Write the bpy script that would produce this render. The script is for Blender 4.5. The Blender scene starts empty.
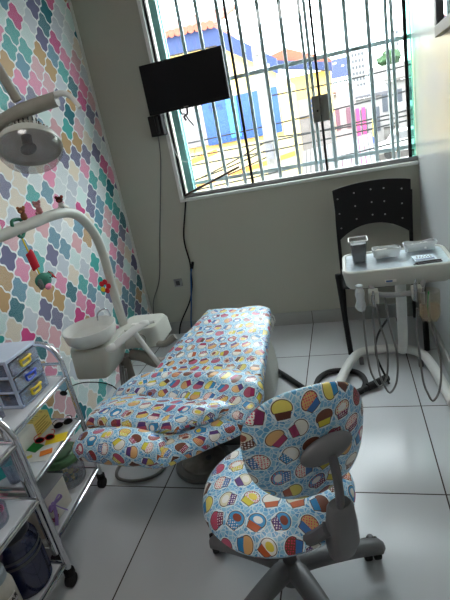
import bpy, bmesh, math, random
from mathutils import Vector, Matrix, noise
random.seed(7)
S = bpy.context.scene
C = S.collection
PI = math.pi
V = Vector

# ------------------------------------------------------------------ node helpers
class N:
    """socket wrapper with arithmetic"""
    def __init__(s, nt, k): s.nt = nt; s.k = k
    def _m(s, op, *a):
        n = s.nt.nodes.new('ShaderNodeMath'); n.operation = op
        for i, x in enumerate(a):
            if isinstance(x, N): s.nt.links.new(x.k, n.inputs[i])
            else: n.inputs[i].default_value = x
        return N(s.nt, n.outputs[0])
    def __add__(s, o): return s._m('ADD', s, o)
    def __radd__(s, o): return s._m('ADD', o, s)
    def __sub__(s, o): return s._m('SUBTRACT', s, o)
    def __rsub__(s, o): return s._m('SUBTRACT', o, s)
    def __mul__(s, o): return s._m('MULTIPLY', s, o)
    def __rmul__(s, o): return s._m('MULTIPLY', o, s)
    def __truediv__(s, o): return s._m('DIVIDE', s, o)
    def floor(s): return s._m('FLOOR', s)
    def round(s): return s._m('ROUND', s)
    def abs(s): return s._m('ABSOLUTE', s)
    def sin(s): return s._m('SINE', s)
    def cos(s): return s._m('COSINE', s)
    def sqrt(s): return s._m('SQRT', s)
    def lt(s, o): return s._m('LESS_THAN', s, o)
    def gt(s, o): return s._m('GREATER_THAN', s, o)
    def min(s, o): return s._m('MINIMUM', s, o)
    def max(s, o): return s._m('MAXIMUM', s, o)
    def mod(s, o): return s._m('FLOORED_MODULO', s, o)

def lin(c):
    return tuple((x / 12.92 if x <= .04045 else ((x + .055) / 1.055) ** 2.4) for x in c)
def rgb(r, g, b):
    return (*lin((r / 255, g / 255, b / 255)), 1)

def newmat(name):
    m = bpy.data.materials.new(name); m.use_nodes = True
    nt = m.node_tree; b = nt.nodes['Principled BSDF']
    return m, nt, b
def comb(nt, x, y, z=0.0):
    n = nt.nodes.new('ShaderNodeCombineXYZ')
    for i, a in enumerate((x, y, z)):
        if isinstance(a, N): nt.links.new(a.k, n.inputs[i])
        else: n.inputs[i].default_value = a
    return n.outputs[0]
def mixc(nt, f, a, b):
    n = nt.nodes.new('ShaderNodeMix'); n.data_type = 'RGBA'
    for s, x in ((n.inputs[0], f), (n.inputs[6], a), (n.inputs[7], b)):
        if isinstance(x, N): nt.links.new(x.k, s)
        elif hasattr(x, 'is_output'): nt.links.new(x, s)
        else: s.default_value = x
    return n.outputs[2]
def ramp(nt, f, cols, const=True, pos=None):
    n = nt.nodes.new('ShaderNodeValToRGB'); cr = n.color_ramp
    cr.interpolation = 'CONSTANT' if const else 'LINEAR'
    k = len(cols)
    pos = pos or [i / k for i in range(k)]
    cr.elements[0].position = pos[0]; cr.elements[0].color = cols[0]
    cr.elements[1].position = pos[1]; cr.elements[1].color = cols[1]
    for p, c in zip(pos[2:], cols[2:]):
        e = cr.elements.new(p); e.color = c
    nt.links.new(f.k if isinstance(f, N) else f, n.inputs[0])
    return n.outputs[0]
def whiten(nt, vec):
    n = nt.nodes.new('ShaderNodeTexWhiteNoise'); n.noise_dimensions = '3D'
    nt.links.new(vec, n.inputs['Vector'])
    s = nt.nodes.new('ShaderNodeSeparateColor'); nt.links.new(n.outputs['Color'], s.inputs[0])
    return [N(nt, o) for o in s.outputs[:3]]
def noisetex(nt, vec, scale, detail=3):
    n = nt.nodes.new('ShaderNodeTexNoise'); n.inputs['Scale'].default_value = scale
    n.inputs['Detail'].default_value = detail
    if vec is not None: nt.links.new(vec, n.inputs['Vector'])
    return N(nt, n.outputs[0])
def bump(nt, b, h, strength=.2, dist=.002):
    n = nt.nodes.new('ShaderNodeBump'); n.inputs['Strength'].default_value = strength
    n.inputs['Distance'].default_value = dist
    nt.links.new(h.k, n.inputs['Height']); nt.links.new(n.outputs[0], b.inputs['Normal'])
def geopos(nt):
    g = nt.nodes.new('ShaderNodeTexCoord'); s = nt.nodes.new('ShaderNodeSeparateXYZ')
    nt.links.new(g.outputs['Object'], s.inputs[0])
    return g.outputs['Object'], [N(nt, o) for o in s.outputs]

_cache = {}
def plain(r, g, b_, rough=.5, metal=0, var=.08, scale=18, spec=.5, coat=0, bmp=0):
    key = (r, g, b_, rough, metal, var, scale, coat, bmp)
    if key in _cache: return _cache[key]
    m, nt, b = newmat('finish_%d' % len(_cache))
    p, _ = geopos(nt)
    nz = noisetex(nt, p, scale)
    c = rgb(r, g, b_)
    d = tuple(x * (1 - var * 1.6) for x in c[:3]) + (1,)
    l = tuple(min(1, x * (1 + var)) for x in c[:3]) + (1,)
    nt.links.new(mixc(nt, nz, d, l), b.inputs['Base Color'])
    b.inputs['Roughness'].default_value = rough
    b.inputs['Metallic'].default_value = metal
    b.inputs['Specular IOR Level'].default_value = spec
    b.inputs['Coat Weight'].default_value = coat
    if bmp: bump(nt, b, nz, bmp, .004)
    _cache[key] = m
    return m

def clearm(col, gloss=.1, rough=.05, body=0.0, bodycol=None, name='clear_plastic'):
    m = bpy.data.materials.new(name); m.use_nodes = True; nt = m.node_tree
    for n in list(nt.nodes):
        if n.type != 'OUTPUT_MATERIAL': nt.nodes.remove(n)
    out = nt.nodes[0]
    t = nt.nodes.new('ShaderNodeBsdfTransparent'); t.inputs[0].default_value = rgb(*col)
    g = nt.nodes.new('ShaderNodeBsdfGlossy'); g.inputs['Roughness'].default_value = rough
    d = nt.nodes.new('ShaderNodeBsdfDiffuse'); d.inputs[0].default_value = rgb(*(bodycol or col))
    m1 = nt.nodes.new('ShaderNodeMixShader'); m1.inputs[0].default_value = body
    nt.links.new(t.outputs[0], m1.inputs[1]); nt.links.new(d.outputs[0], m1.inputs[2])
    m2 = nt.nodes.new('ShaderNodeMixShader'); m2.inputs[0].default_value = gloss
    nt.links.new(m1.outputs[0], m2.inputs[1]); nt.links.new(g.outputs[0], m2.inputs[2])
    nt.links.new(m2.outputs[0], out.inputs[0])
    return m

# ------------------------------------------------------------------ materials
def mat_wallpaper():
    m, nt, b = newmat('quatrefoil_wallpaper')
    pv, (x, y, z) = geopos(nt)
    u = (y - 3.179) / .0683; v = (z - 2.367) / .085
    a = u + v; c = u - v
    def w(t): return -.02 * (t * PI).sin() - .085 * (t * (2 * PI)).sin()
    a1 = a - w(c); c1 = c - w(a)
    ia = (a1 * .5).round(); ic = (c1 * .5).round()
    da = 1.0 - (a1 - ia * 2).abs(); dc = 1.0 - (c1 - ic * 2).abs()
    d = da.min(dc)
    r = whiten(nt, comb(nt, ia + 3.3, ic + 7.7, 1.5))
    pal = [rgb(218, 236, 232), rgb(206, 212, 218), rgb(236, 222, 202), rgb(226, 232, 232), rgb(236, 146, 180),
           rgb(214, 76, 138), rgb(50, 168, 162), rgb(8, 108, 120), rgb(102, 100, 136), rgb(100, 150, 172),
           rgb(226, 176, 182), rgb(194, 158, 110), rgb(118, 116, 146), rgb(70, 176, 170)]
    col = ramp(nt, r[0], pal)
    sp = noisetex(nt, pv, 420, 1)
    sp2 = sp.gt(.56)
    amt = r[1].gt(.35) * .28
    col = mixc(nt, sp2 * amt, col, rgb(240, 244, 246))
    col = mixc(nt, sp.lt(.43) * amt, col, rgb(110, 116, 132))
    col = mixc(nt, d.lt(.09), col, rgb(242, 245, 244))
    nt.links.new(col, b.inputs['Base Color'])
    b.inputs['Roughness'].default_value = .55
    return m

def mat_cupcakes():
    m, nt, b = newmat('cupcake_fabric')
    uv = nt.nodes.new('ShaderNodeUVMap'); uv.uv_map = 'UVMap'
    s = nt.nodes.new('ShaderNodeSeparateXYZ'); nt.links.new(uv.outputs[0], s.inputs[0])
    X = N(nt, s.outputs[0]); Y = N(nt, s.outputs[1])
    P = .064
    def cells(X, Y, ox, oy):
        gy = (Y + oy) / P; iy = gy.floor()
        gx = (X + ox) / P + (iy.mod(2.0)) * .5; ix = gx.floor()
        r = whiten(nt, comb(nt, ix, iy, ox * 10)); r2 = whiten(nt, comb(nt, iy, ix, 5.5 + ox))
        px = gx - ix - .5 - (r[0] - .5) * .16
        py = gy - iy - .5 - (r[1] - .5) * .16
        an = (r[2] - .5) * 3.4
        ca, sa = an.cos(), an.sin()
        return px * ca + py * sa, py * ca - px * sa, r2
    qx, qy, r = cells(X, Y, 0, 0)
    qy = qy + .04
    # cup: trapezoid
    dc = (qx.abs() - (.235 + (qy + .3) * .22)).max((qy + .13).abs() - .2)
    # frosting: squashed dome
    fx = qx / .36; fy = (qy - .07) / .29
    df = ((fx * fx + fy * fy).sqrt() - 1.0) * .29
    df = df.max(-.06 - qy * -1.0 * -1.0)
    # cream inside
    gx = qx / .22; gy = (qy - .12) / .15
    di = ((gx * gx + gy * gy).sqrt() - 1.0) * .2
    cup = ramp(nt, r[0], [rgb(92, 54, 128), rgb(170, 30, 92), rgb(96, 44, 28), rgb(40, 140, 200), rgb(196, 92, 44), rgb(224, 208, 60), rgb(130, 40, 90), rgb(60, 120, 190)])
    fro = ramp(nt, r[1], [rgb(244, 240, 232), rgb(236, 220, 110), rgb(120, 62, 40), rgb(228, 176, 116), rgb(196, 90, 120), rgb(70, 160, 214), rgb(246, 242, 236), rgb(232, 226, 200)])
    ins = ramp(nt, r[2], [rgb(250, 246, 240), rgb(238, 216, 80), rgb(246, 240, 226), rgb(150, 70, 50), rgb(250, 248, 246)])
    # pebble background
    vo = nt.nodes.new('ShaderNodeTexVoronoi'); vo.feature = 'DISTANCE_TO_EDGE'; vo.inputs['Scale'].default_value = 84
    vc = nt.nodes.new('ShaderNodeTexVoronoi'); vc.feature = 'F1'; vc.inputs['Scale'].default_value = 84
    for q in (vo, vc): nt.links.new(uv.outputs[0], q.inputs['Vector'])
    sc = nt.nodes.new('ShaderNodeSeparateColor'); nt.links.new(vc.outputs['Color'], sc.inputs[0])
    peb = ramp(nt, N(nt, sc.outputs[0]), [rgb(112, 182, 222), rgb(134, 196, 228), rgb(92, 166, 214), rgb(150, 206, 232)])
    bg = mixc(nt, N(nt, vo.outputs['Distance']).lt(.07), peb, rgb(214, 234, 244))
    halo = ((qx * qx + qy * qy).sqrt() - .44)
    col = mixc(nt, halo.lt(.0) * halo.gt(-.07), bg, rgb(236, 246, 250))
    anyd = dc.min(df)
    col = mixc(nt, anyd.lt(.03), col, rgb(88, 52, 46))
    # dots on some cups
    vd = nt.nodes.new('ShaderNodeTexVoronoi'); vd.inputs['Scale'].default_value = 150; vd.inputs['Randomness'].default_value = .25
    nt.links.new(uv.outputs[0], vd.inputs['Vector'])
    dot = N(nt, vd.outputs['Distance']).lt(.32)
    cup = mixc(nt, dot * r[2].gt(.62), cup, rgb(246, 240, 240))
    col = mixc(nt, dc.lt(0.0), col, cup)
    fro = mixc(nt, dot * r[0].gt(.7), fro, rgb(226, 60, 100))
    col = mixc(nt, df.lt(0.0), col, fro)
    col = mixc(nt, di.lt(0.0) * r[1].gt(.6), col, ins)
    nt.links.new(col, b.inputs['Base Color'])
    b.inputs['Roughness'].default_value = .38
    b.inputs['Coat Weight'].default_value = .35; b.inputs['Coat Roughness'].default_value = .25
    pv, _ = geopos(nt)
    bump(nt, b, noisetex(nt, pv, 28, 4), .5, .006)
    return m

def mat_floor():
    m, nt, b = newmat('grey_porcelain_tiles')
    pv, (x, y, z) = geopos(nt)
    fx = ((x + .33) / .6); fy = ((y - 1.508) / .598)
    dx = ((fx - fx.round()).abs()) * .6; dy = ((fy - fy.round()).abs()) * .598
    g = dx.min(dy).lt(.0028)
    r = whiten(nt, comb(nt, (fx).floor(), (fy).floor(), 2.0))
    nz = noisetex(nt, pv, 2.2, 5)
    base = mixc(nt, nz, rgb(196, 199, 202), rgb(214, 217, 220))
    base = mixc(nt, r[0] * .25, base, rgb(190, 192, 194))
    col = mixc(nt, g, base, rgb(52, 40, 36))
    nt.links.new(col, b.inputs['Base Color'])
    rr = g * .5 + .17 + nz * .06
    nt.links.new(rr.k, b.inputs['Roughness'])
    bump(nt, b, (1.0 - g) + noisetex(nt, pv, 3, 2) * .12, .25, .003)
    return m

def mat_wall(name, c, rough, streak=False):
    m, nt, b = newmat(name)
    pv, (x, y, z) = geopos(nt)
    nz = noisetex(nt, pv, 2.5, 4)
    d = tuple(q * .95 for q in c[:3]) + (1,)
    nt.links.new(mixc(nt, nz, d, c), b.inputs['Base Color'])
    b.inputs['Roughness'].default_value = rough
    f = noisetex(nt, comb(nt, x * 1.0, y * 1.0, z * (.25 if streak else 1.0)), 60, 3)
    bump(nt, b, f, .12, .0015)
    return m

M = dict(
    paper=mat_wallpaper(), cup=mat_cupcakes(), floor=mat_floor(),
    wall=mat_wall('painted_wall', rgb(178, 178, 165), .6),
    wallR=mat_wall('glossy_painted_wall', rgb(188, 190, 190), .25, True),
    ceil=mat_wall('ceiling_paint', rgb(222, 222, 216), .8),
    bb=plain(162, 163, 160, .3, var=.05), seam=plain(70, 60, 54, .8),
    white=plain(232, 232, 228, .35), cream=plain(198, 199, 190, .35, var=.04), creamd=plain(150, 146, 136, .5, var=.15),
    offwhite=plain(218, 218, 214, .45), steel=plain(196, 196, 198, .25, 1, var=.1, scale=30),
    chrome=plain(214, 216, 220, .12, 1, var=.05), bar=plain(206, 220, 224, .5, 0, var=.08),
    black=plain(7, 7, 8, .5, spec=.3), blackg=plain(3, 4, 8, .3, spec=.25), rubber=plain(20, 20, 22, .7),
    grey=plain(112, 112, 114, .42, var=.1), greyd=plain(92, 92, 95, .5, var=.12), greyl=plain(158, 158, 158, .4),
    wood=plain(62, 44, 36, .6), teal=plain(150, 220, 214, .3, 0), lockg=plain(122, 124, 118, .4, .4, var=.15),
    hose=plain(120, 120, 118, .5), red=plain(206, 30, 48, .75, bmp=.3), yellow=plain(232, 206, 40, .6), yel2=plain(236, 214, 92, .6),
    tgreen=plain(62, 128, 108, .9, bmp=.4, scale=60), pink=plain(238, 140, 176, .8), brown=plain(128, 78, 48, .9, bmp=.4, scale=50),
    brownd=plain(84, 40, 30, .9), pinkf=plain(206, 140, 140, .9, bmp=.4, scale=50), dgreen=plain(20, 110, 84, .6),
    blueh=plain(28, 76, 208, .3), yelh=plain(244, 214, 36, .3), navy=plain(16, 36, 110, .25), purple=plain(156, 128, 190, .6),
    paperw=plain(236, 234, 228, .7), greenlid=plain(96, 138, 96, .35), tealtub=plain(60, 196, 196, .35),
    blue=plain(30, 90, 150, .5), orange=plain(236, 130, 40, .6), green=plain(40, 150, 70, .6),
)
MG = dict(
    pane=clearm((246, 250, 250), .04, .02, name='clear_glass'),
    tealpane=clearm((176, 226, 216), .08, .03, .1, (120, 200, 190), name='teal_glass'),
    plastic=clearm((226, 232, 240), .14, .12, .22, (206, 214, 232), name='milky_plastic'),
    clearp=clearm((236, 238, 240), .12, .08, .08, (230, 230, 232), name='clear_plastic'),
    bluejar=clearm((90, 110, 160), .12, .1, .25, (24, 44, 110), name='dark_blue_plastic'),
    film=clearm((236, 240, 242), .14, .2, .62, (232, 236, 238), name='plastic_film'),
    smoke=clearm((90, 90, 100), .15, .08, .3, (50, 50, 60), name='smoked_plastic'),
    lens=clearm((236, 234, 232), .12, .15, .1, (206, 202, 198), name='lamp_cover'),
    bottle=clearm((244, 240, 228), .12, .1, .12, (232, 228, 214), name='bottle_plastic'),
)

# ------------------------------------------------------------------ mesh helpers
def BM(): return bmesh.new()
def box(bm, c, s, rot=None):
    v = []
    for dx in (-.5, .5):
        for dy in (-.5, .5):
            for dz in (-.5, .5):
                p = V((dx * s[0], dy * s[1], dz * s[2]))
                if rot is not None: p = rot @ p
                v.append(bm.verts.new(V(c) + p))
    for f in ((0, 1, 3, 2), (4, 6, 7, 5), (0, 4, 5, 1), (2, 3, 7, 6), (0, 2, 6, 4), (1, 5, 7, 3)):
        bm.faces.new([v[i] for i in f])
    return bm
def box2(bm, a, b):
    return box(bm, [(a[i] + b[i]) / 2 for i in range(3)], [abs(b[i] - a[i]) for i in range(3)])
def smooth_path(pts, n=6):
    P = [V(p) for p in pts]
    if len(P) < 3: return P
    out = []
    for i in range(len(P) - 1):
        p0 = P[max(i - 1, 0)]; p1 = P[i]; p2 = P[i + 1]; p3 = P[min(i + 2, len(P) - 1)]
        for k in range(n):
            t = k / n
            out.append(.5 * ((2 * p1) + (p2 - p0) * t + (2 * p0 - 5 * p1 + 4 * p2 - p3) * t * t + (3 * p1 - p0 - 3 * p2 + p3) * t ** 3))
    out.append(P[-1]); return out
def tube(bm, pts, r, seg=10, sm=6, cap=True, flat=1.0):
    P = smooth_path(pts, sm) if sm else [V(p) for p in pts]
    n = len(P); rings = []
    t0 = (P[1] - P[0]).normalized()
    up = V((0, 0, 1)) if abs(t0.z) < .9 else V((1, 0, 0))
    a = t0.cross(up).normalized()
    for i, p in enumerate(P):
        t = (P[min(i + 1, n - 1)] - P[max(i - 1, 0)]).normalized()
        a = (a - t * a.dot(t)).normalized(); b = t.cross(a)
        rr = r if not isinstance(r, (list, tuple)) else r[0] + (r[1] - r[0]) * i / (n - 1)
        rings.append([bm.verts.new(p + a * math.cos(2 * PI * k / seg) * rr + b * math.sin(2 * PI * k / seg) * rr * flat) for k in range(seg)])
    for i in range(n - 1):
        for k in range(seg):
            bm.faces.new((rings[i][k], rings[i][(k + 1) % seg], rings[i + 1][(k + 1) % seg], rings[i + 1][k]))
    if cap:
        bm.faces.new(list(reversed(rings[0]))); bm.faces.new(rings[-1])
    return bm
def cyl(bm, a, b, r, seg=20): return tube(bm, [a, b], r, seg, 0)
def lathe(bm, c, prof, seg=32, rot=None, sx=1, sy=1, uv=False):
    """prof: list of (r,z); closed by centre points where r==0"""
    c = V(c); rings = []
    arc = 0; arcs = []
    for i, (r, z) in enumerate(prof):
        if i: arc += math.hypot(r - prof[i - 1][0], z - prof[i - 1][1])
        arcs.append(arc)
        if r == 0:
            p = V((0, 0, z)); p = rot @ p if rot is not None else p
            rings.append([bm.verts.new(c + p)])
        else:
            rr = []
            for k in range(seg):
                p = V((r * sx * math.cos(2 * PI * k / seg), r * sy * math.sin(2 * PI * k / seg), z))
                if rot is not None: p = rot @ p
                rr.append(bm.verts.new(c + p))
            rings.append(rr)
    L = (bm.loops.layers.uv.get('UVMap') or bm.loops.layers.uv.new('UVMap')) if uv else None
    def setuv(f, info):
        if uv:
            for l, (k, i) in zip(f.loops, info):
                A = arcs[i]
                l[L].uv = (math.cos(2 * PI * k / seg) * A + 3, math.sin(2 * PI * k / seg) * A + 3)
    for i in range(len(prof) - 1):
        A, B = rings[i], rings[i + 1]
        for k in range(seg):
            k2 = (k + 1) % seg
            if len(A) == 1 and len(B) == 1: continue
            if len(A) == 1: setuv(bm.faces.new((A[0], B[k2], B[k])), ((k, i), (k + 1, i + 1), (k, i + 1)))
            elif len(B) == 1: setuv(bm.faces.new((A[k], A[k2], B[0])), ((k, i), (k + 1, i), (k, i + 1)))
            else: setuv(bm.faces.new((A[k], A[k2], B[k2], B[k])), ((k, i), (k + 1, i), (k + 1, i + 1), (k, i + 1)))
    return bm
def ell(bm, c, r, rot=None, seg=16, rings=10):
    prof = [(0, -1)] + [(math.sin(PI * i / rings), -math.cos(PI * i / rings)) for i in range(1, rings)] + [(0, 1)]
    R = (rot if rot is not None else Matrix.Identity(3)) @ Matrix.Diagonal(V(r))
    return lathe(bm, c, prof, seg, R)
def prism(bm, poly, ext, close=True):
    """poly: list of 3D points, ext: extrusion vector"""
    a = [bm.verts.new(V(p)) for p in poly]; b = [bm.verts.new(V(p) + V(ext)) for p in poly]
    n = len(a)
    bm.faces.new(a); bm.faces.new(list(reversed(b)))
    for i in range(n): bm.faces.new((a[i], b[i], b[(i + 1) % n], a[(i + 1) % n]))
    return bm
def cushion(bm, st, N_=44, e=2.6, sub=7, wr=.0, seed=0.0, rnd=1.0, flatbot=1.0):
    """st: stations (centre, right vector, half width, half height); rounded loft with fabric UVs"""
    def lerp(a, b, t): return a + (b - a) * t
    def cr(p0, p1, p2, p3, t): return .5 * ((2 * p1) + (p2 - p0) * t + (2 * p0 - 5 * p1 + 4 * p2 - p3) * t * t + (3 * p1 - p0 - 3 * p2 + p3) * t ** 3)
    st = [(V(c), V(r).normalized(), w, h) for c, r, w, h in st]
    T = []
    for i in range(len(st) - 1):
        q = [st[max(i - 1, 0)], st[i], st[i + 1], st[min(i + 2, len(st) - 1)]]
        for k in range(sub):
            t = k / sub
            T.append(tuple(cr(q[0][j], q[1][j], q[2][j], q[3][j], t) for j in range(4)))
    T.append(st[-1])
    # rounded ends
    full = []
    def endcap(s, d, rev):
        out = []
        for th in (88, 75, 60, 45, 30, 15):
            a = math.radians(th); h = s[3] * rnd
            out.append((s[0] + d * h * math.sin(a), s[1], max(s[2] - h * (1 - math.cos(a)), .005), s[3] * max(math.cos(a), .03)))
        return out
    d0 = (T[0][0] - T[1][0]).normalized(); d1 = (T[-1][0] - T[-2][0]).normalized()
    full = endcap(T[0], d0, 0) + T + list(reversed(endcap(T[-1], d1, 1)))
    L = (bm.loops.layers.uv.get('UVMap') or bm.loops.layers.uv.new('UVMap')); rings = []; us = []; vs = []; vv = 0
    for i, (c, r, w, h) in enumerate(full):
        if i: vv += (c - full[i - 1][0]).length + abs(h - full[i - 1][3]) * .5
        vs.append(vv)
        a = full[min(i + 1, len(full) - 1)][0] - full[max(i - 1, 0)][0]
        r = r.normalized(); up = r.cross(a).normalized()
        if up.z < 0: up = -up
        ring = []; u = []; acc = 0; prev = None
        for k in range(N_):
            t = 2 * PI * k / N_
            ct, s_ = math.cos(t), math.sin(t)
            x = w * math.copysign(abs(ct) ** (2 / e), ct); z = h * math.copysign(abs(s_) ** (2 / e), s_)
            if z < 0: z *= flatbot
            p = c + r * x + up * z
            if wr:
                nv = noise.noise(V((p.x * 9 + seed, p.y * 9, p.z * 9))) + .5 * noise.noise(V((p.x * 22, p.y * 22 + seed, p.z * 22)))
                p = p + up * nv * wr
            if prev is not None: acc += (p - prev).length
            prev = p; u.append(acc); ring.append(bm.verts.new(p))
        acc += (ring[0].co - prev).length; u.append(acc)
        off = u[N_ // 4]
        rings.append(ring); us.append([q - off for q in u])
    for i in range(len(rings) - 1):
        for k in range(N_):
            k2 = (k + 1) % N_
            f = bm.faces.new((rings[i][k], rings[i][k2], rings[i + 1][k2], rings[i + 1][k]))
            for l, (a, b) in zip(f.loops, ((i, k), (i, k + 1), (i + 1, k + 1), (i + 1, k))):
                l[L].uv = ((us[a][b] + 2 + seed) * 1.12, (vs[a] + 2) * 1.12)
    for ring, flip in ((rings[0], 1), (rings[-1], 0)):
        f = bm.faces.new(list(reversed(ring)) if flip else ring)
        for l in f.loops: l[L].uv = (2 + l.vert.co.x, 2 + l.vert.co.z)
    return bm

org = {}
def mesh_from(bm, name):
    bmesh.ops.recalc_face_normals(bm, faces=bm.faces[:])
    me = bpy.data.meshes.new(name); bm.to_mesh(me); bm.free(); return me
def obj(name, bm, mat, parent=None, smooth=True, bevel=0.0, seg=2, angle=35):
    if parent is None:
        xs = [v.co for v in bm.verts]
        o0 = V(((min(c.x for c in xs) + max(c.x for c in xs)) / 2, (min(c.y for c in xs) + max(c.y for c in xs)) / 2, min(c.z for c in xs)))
    else: o0 = org[parent.name]
    for v in bm.verts: v.co -= o0
    me = mesh_from(bm, name)
    for m in (mat if isinstance(mat, list) else [mat]): me.materials.append(m)
    o = bpy.data.objects.new(name, me); C.objects.link(o)
    if parent is None: o.location = o0
    else: o.parent = parent
    org[o.name] = o0
    if smooth:
        me.polygons.foreach_set('use_smooth', [True] * len(me.polygons))
        me.set_sharp_from_angle(angle=math.radians(angle))
    if bevel:
        b = o.modifiers.new('bevel', 'BEVEL'); b.width = bevel; b.segments = seg; b.limit_method = 'ANGLE'; b.angle_limit = math.radians(40)
        b.harden_normals = False
    return o
def tag(o, label=None, cat=None, group=None, kind=None):
    if label: o['label'] = label
    if cat: o['category'] = cat
    if group: o['group'] = group
    if kind: o['kind'] = kind
    return o
def thing(name, label, cat, loc, group=None):
    o = bpy.data.objects.new(name, None); C.objects.link(o); o.location = loc
    o.empty_display_size = .05
    org[o.name] = V(loc)
    return tag(o, label, cat, group)
def struct(name, bm, mat, **k):
    """setting meshes keep world coordinates"""
    me = mesh_from(bm, name)
    for m in (mat if isinstance(mat, list) else [mat]): me.materials.append(m)
    o = bpy.data.objects.new(name, me); C.objects.link(o); org[o.name] = V((0, 0, 0))
    o['kind'] = 'structure'
    if k.get('bevel'):
        b = o.modifiers.new('bevel', 'BEVEL'); b.width = k['bevel']; b.segments = 2
    return o
def text_bm(s, size, mtx, ext=.0006):
    cu = bpy.data.curves.new('lettering', 'FONT'); cu.body = s; cu.size = size; cu.extrude = ext
    cu.align_x = 'CENTER'; cu.align_y = 'CENTER'
    o = bpy.data.objects.new('lettering', cu); C.objects.link(o)
    dg = bpy.context.evaluated_depsgraph_get()
    me = bpy.data.meshes.new_from_object(o.evaluated_get(dg))
    bpy.data.objects.remove(o); 
    bm = BM(); bm.from_mesh(me); bm.transform(mtx); bpy.data.meshes.remove(me)
    return bm
def frame_mtx(c, x, y):
    x = V(x).normalized(); y = V(y).normalized(); z = x.cross(y).normalized(); y = z.cross(x)
    m = Matrix((x, y, z)).transposed().to_4x4(); m.translation = V(c); return m
def rz(a): return Matrix.Rotation(math.radians(a), 3, 'Z')

# ------------------------------------------------------------------ the room
XL, XR, YB, YF, ZC = -1.655, .466, 3.235, -2.0, 2.72
WX0, WX1, WZ0, WZ1 = -1.155, XR, 1.085, 2.5
bm = BM(); box2(bm, (XL - .1, YF - .1, -.1), (XR + .1, YB + .15, 0)); struct('floor', bm, M['floor'])
bm = BM(); box2(bm, (XL - .1, YF - .1, ZC), (XR + .1, YB + .15, ZC + .1)); struct('ceiling', bm, M['ceil'])
bm = BM(); box2(bm, (XL - .12, YF - .1, 0), (XL, YB + .15, ZC)); struct('wall_left', bm, M['paper'])
bm = BM(); box2(bm, (XR, YF - .1, 0), (XR + .12, YB + .15, ZC)); struct('wall_right', bm, M['wallR'])
bm = BM(); box2(bm, (XL, YF - .12, 0), (XR, YF, ZC)); struct('wall_front', bm, M['wall'])
bm = BM()
box2(bm, (XL, YB, 0), (XR, YB + .15, WZ0)); box2(bm, (XL, YB, WZ0), (WX0, YB + .15, ZC)); box2(bm, (WX0, YB, WZ1), (XR, YB + .15, ZC))
struct('wall_back', bm, M['wall'])
bm = BM(); box2(bm, (XL, YB - .012, 0), (XR, YB, .105)); o = struct('baseboard_back', bm, M['bb'], bevel=.002)
bm = BM(); box2(bm, (XR - .012, YF, 0), (XR, YB - .012, .105)); struct('baseboard_right', bm, M['bb'], bevel=.002)
bm = BM(); box2(bm, (-.332, YB - .0135, .001), (-.328, YB - .0115, .104)); j = obj('tile_joint', bm, M['seam'], bpy.data.objects['baseboard_back'])
# narrow white bead where the wallpaper meets the plain wall
bm = BM(); box2(bm, (XL, YB - .022, .105), (XL + .014, YB, ZC)); struct('trim_1', bm, M['offwhite'], bevel=.003)

# window
bm = BM()
for a, b in (((WX0 - .028, YB - .014, WZ0 - .02), (WX0, YB + .02, WZ1)), ((WX0 - .028, YB - .014, WZ1), (WX1, YB + .02, WZ1 + .028))):
    box2(bm, a, b)
win = struct('window_1', bm, M['white'], bevel=.003)
bm = BM(); box2(bm, (WX0 - .028, YB - .018, WZ0 - .022), (WX1 - .001, YB + .13, WZ0)); obj('sill', bm, M['offwhite'], win, bevel=.004)
bm = BM()
box2(bm, (WX0, YB + .03, WZ0), (WX1 - .001, YB + .085, WZ0 + .028)); box2(bm, (WX0, YB + .03, WZ1 - .03), (WX1 - .001, YB + .085, WZ1))
obj('track', bm, M['greyl'], win, bevel=.003)
bm = BM(); box2(bm, (WX0, YB + .02, WZ0 + .02), (WX0 + .012, YB + .05, WZ1)); obj('jamb', bm, M['black'], win, bevel=.002)
for x, w in ((-.628, .017), (-.106, .016), (.424, .02)):
    bm = BM(); box2(bm, (x - w / 2, YB + .02, WZ0 + .028), (x + w / 2, YB + .045, WZ1 - .03)); obj('sash_stile', bm, M['black'], win, bevel=.002)
bm = BM(); box2(bm, (WX0 + .024, YB + .05, WZ0 + .028), (WX0 + .075, YB + .085, WZ1 - .03)); obj('teal_stile', bm, M['teal'], win, bevel=.004)
for a, b, mt, yy in ((-1.08, -.636, 'pane', .034), (-.62, -.114, 'pane', .034), (-.098, .415, 'pane', .034), (.436, .464, 'tealpane', .068)):
    bm = BM(); box2(bm, (a, YB + yy - .002, WZ0 + .028), (b, YB + yy + .002, WZ1 - .03)); obj('pane', bm, MG[mt], win, smooth=False)

# security grille
gr = thing('security_grille', 'grey steel bar grille fixed across the outside of the window', 'window grille', (-.34, YB + .12, WZ0))
bx = [-1.09, -.961, -.834, -.697, -.567, -.436, -.298, -.178, -.145, -.046, .092, .226, .33, .362]
for x in bx:
    w = .024 if x not in (-.178, -.145, .33, .362) else .02
    bm = BM(); box2(bm, (x - w / 2, YB + .108, WZ0 + .001), (x + w / 2, YB + .122, WZ1 - .001)); obj('bar', bm, M['bar'], gr, bevel=.003)
for z in (1.17, 1.818, 2.44):
    bm = BM(); box2(bm, (WX0 + .001, YB + .1225, z - .013), (WX1 - .001, YB + .128, z + .013)); obj('cross_bar', bm, M['bar'], gr, bevel=.002)

# lock case joining the two sliding sashes
lk = thing('sash_lock', 'square grey metal lock case clamped on the window sashes', 'window lock', (-.105, YB, 1.43))
for x0, x1 in ((-.158, -.108), (-.104, -.052)):
    bm = BM(); box2(bm, (x0, YB - .012, 1.43), (x1, YB + .019, 1.592)); obj('lock_plate', bm, M['lockg'], lk, bevel=.004)
bm = BM(); ell(bm, (-.126, YB - .014, 1.5), (.007, .005, .007)); obj('keyhole', bm, M['black'], lk)
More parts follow.
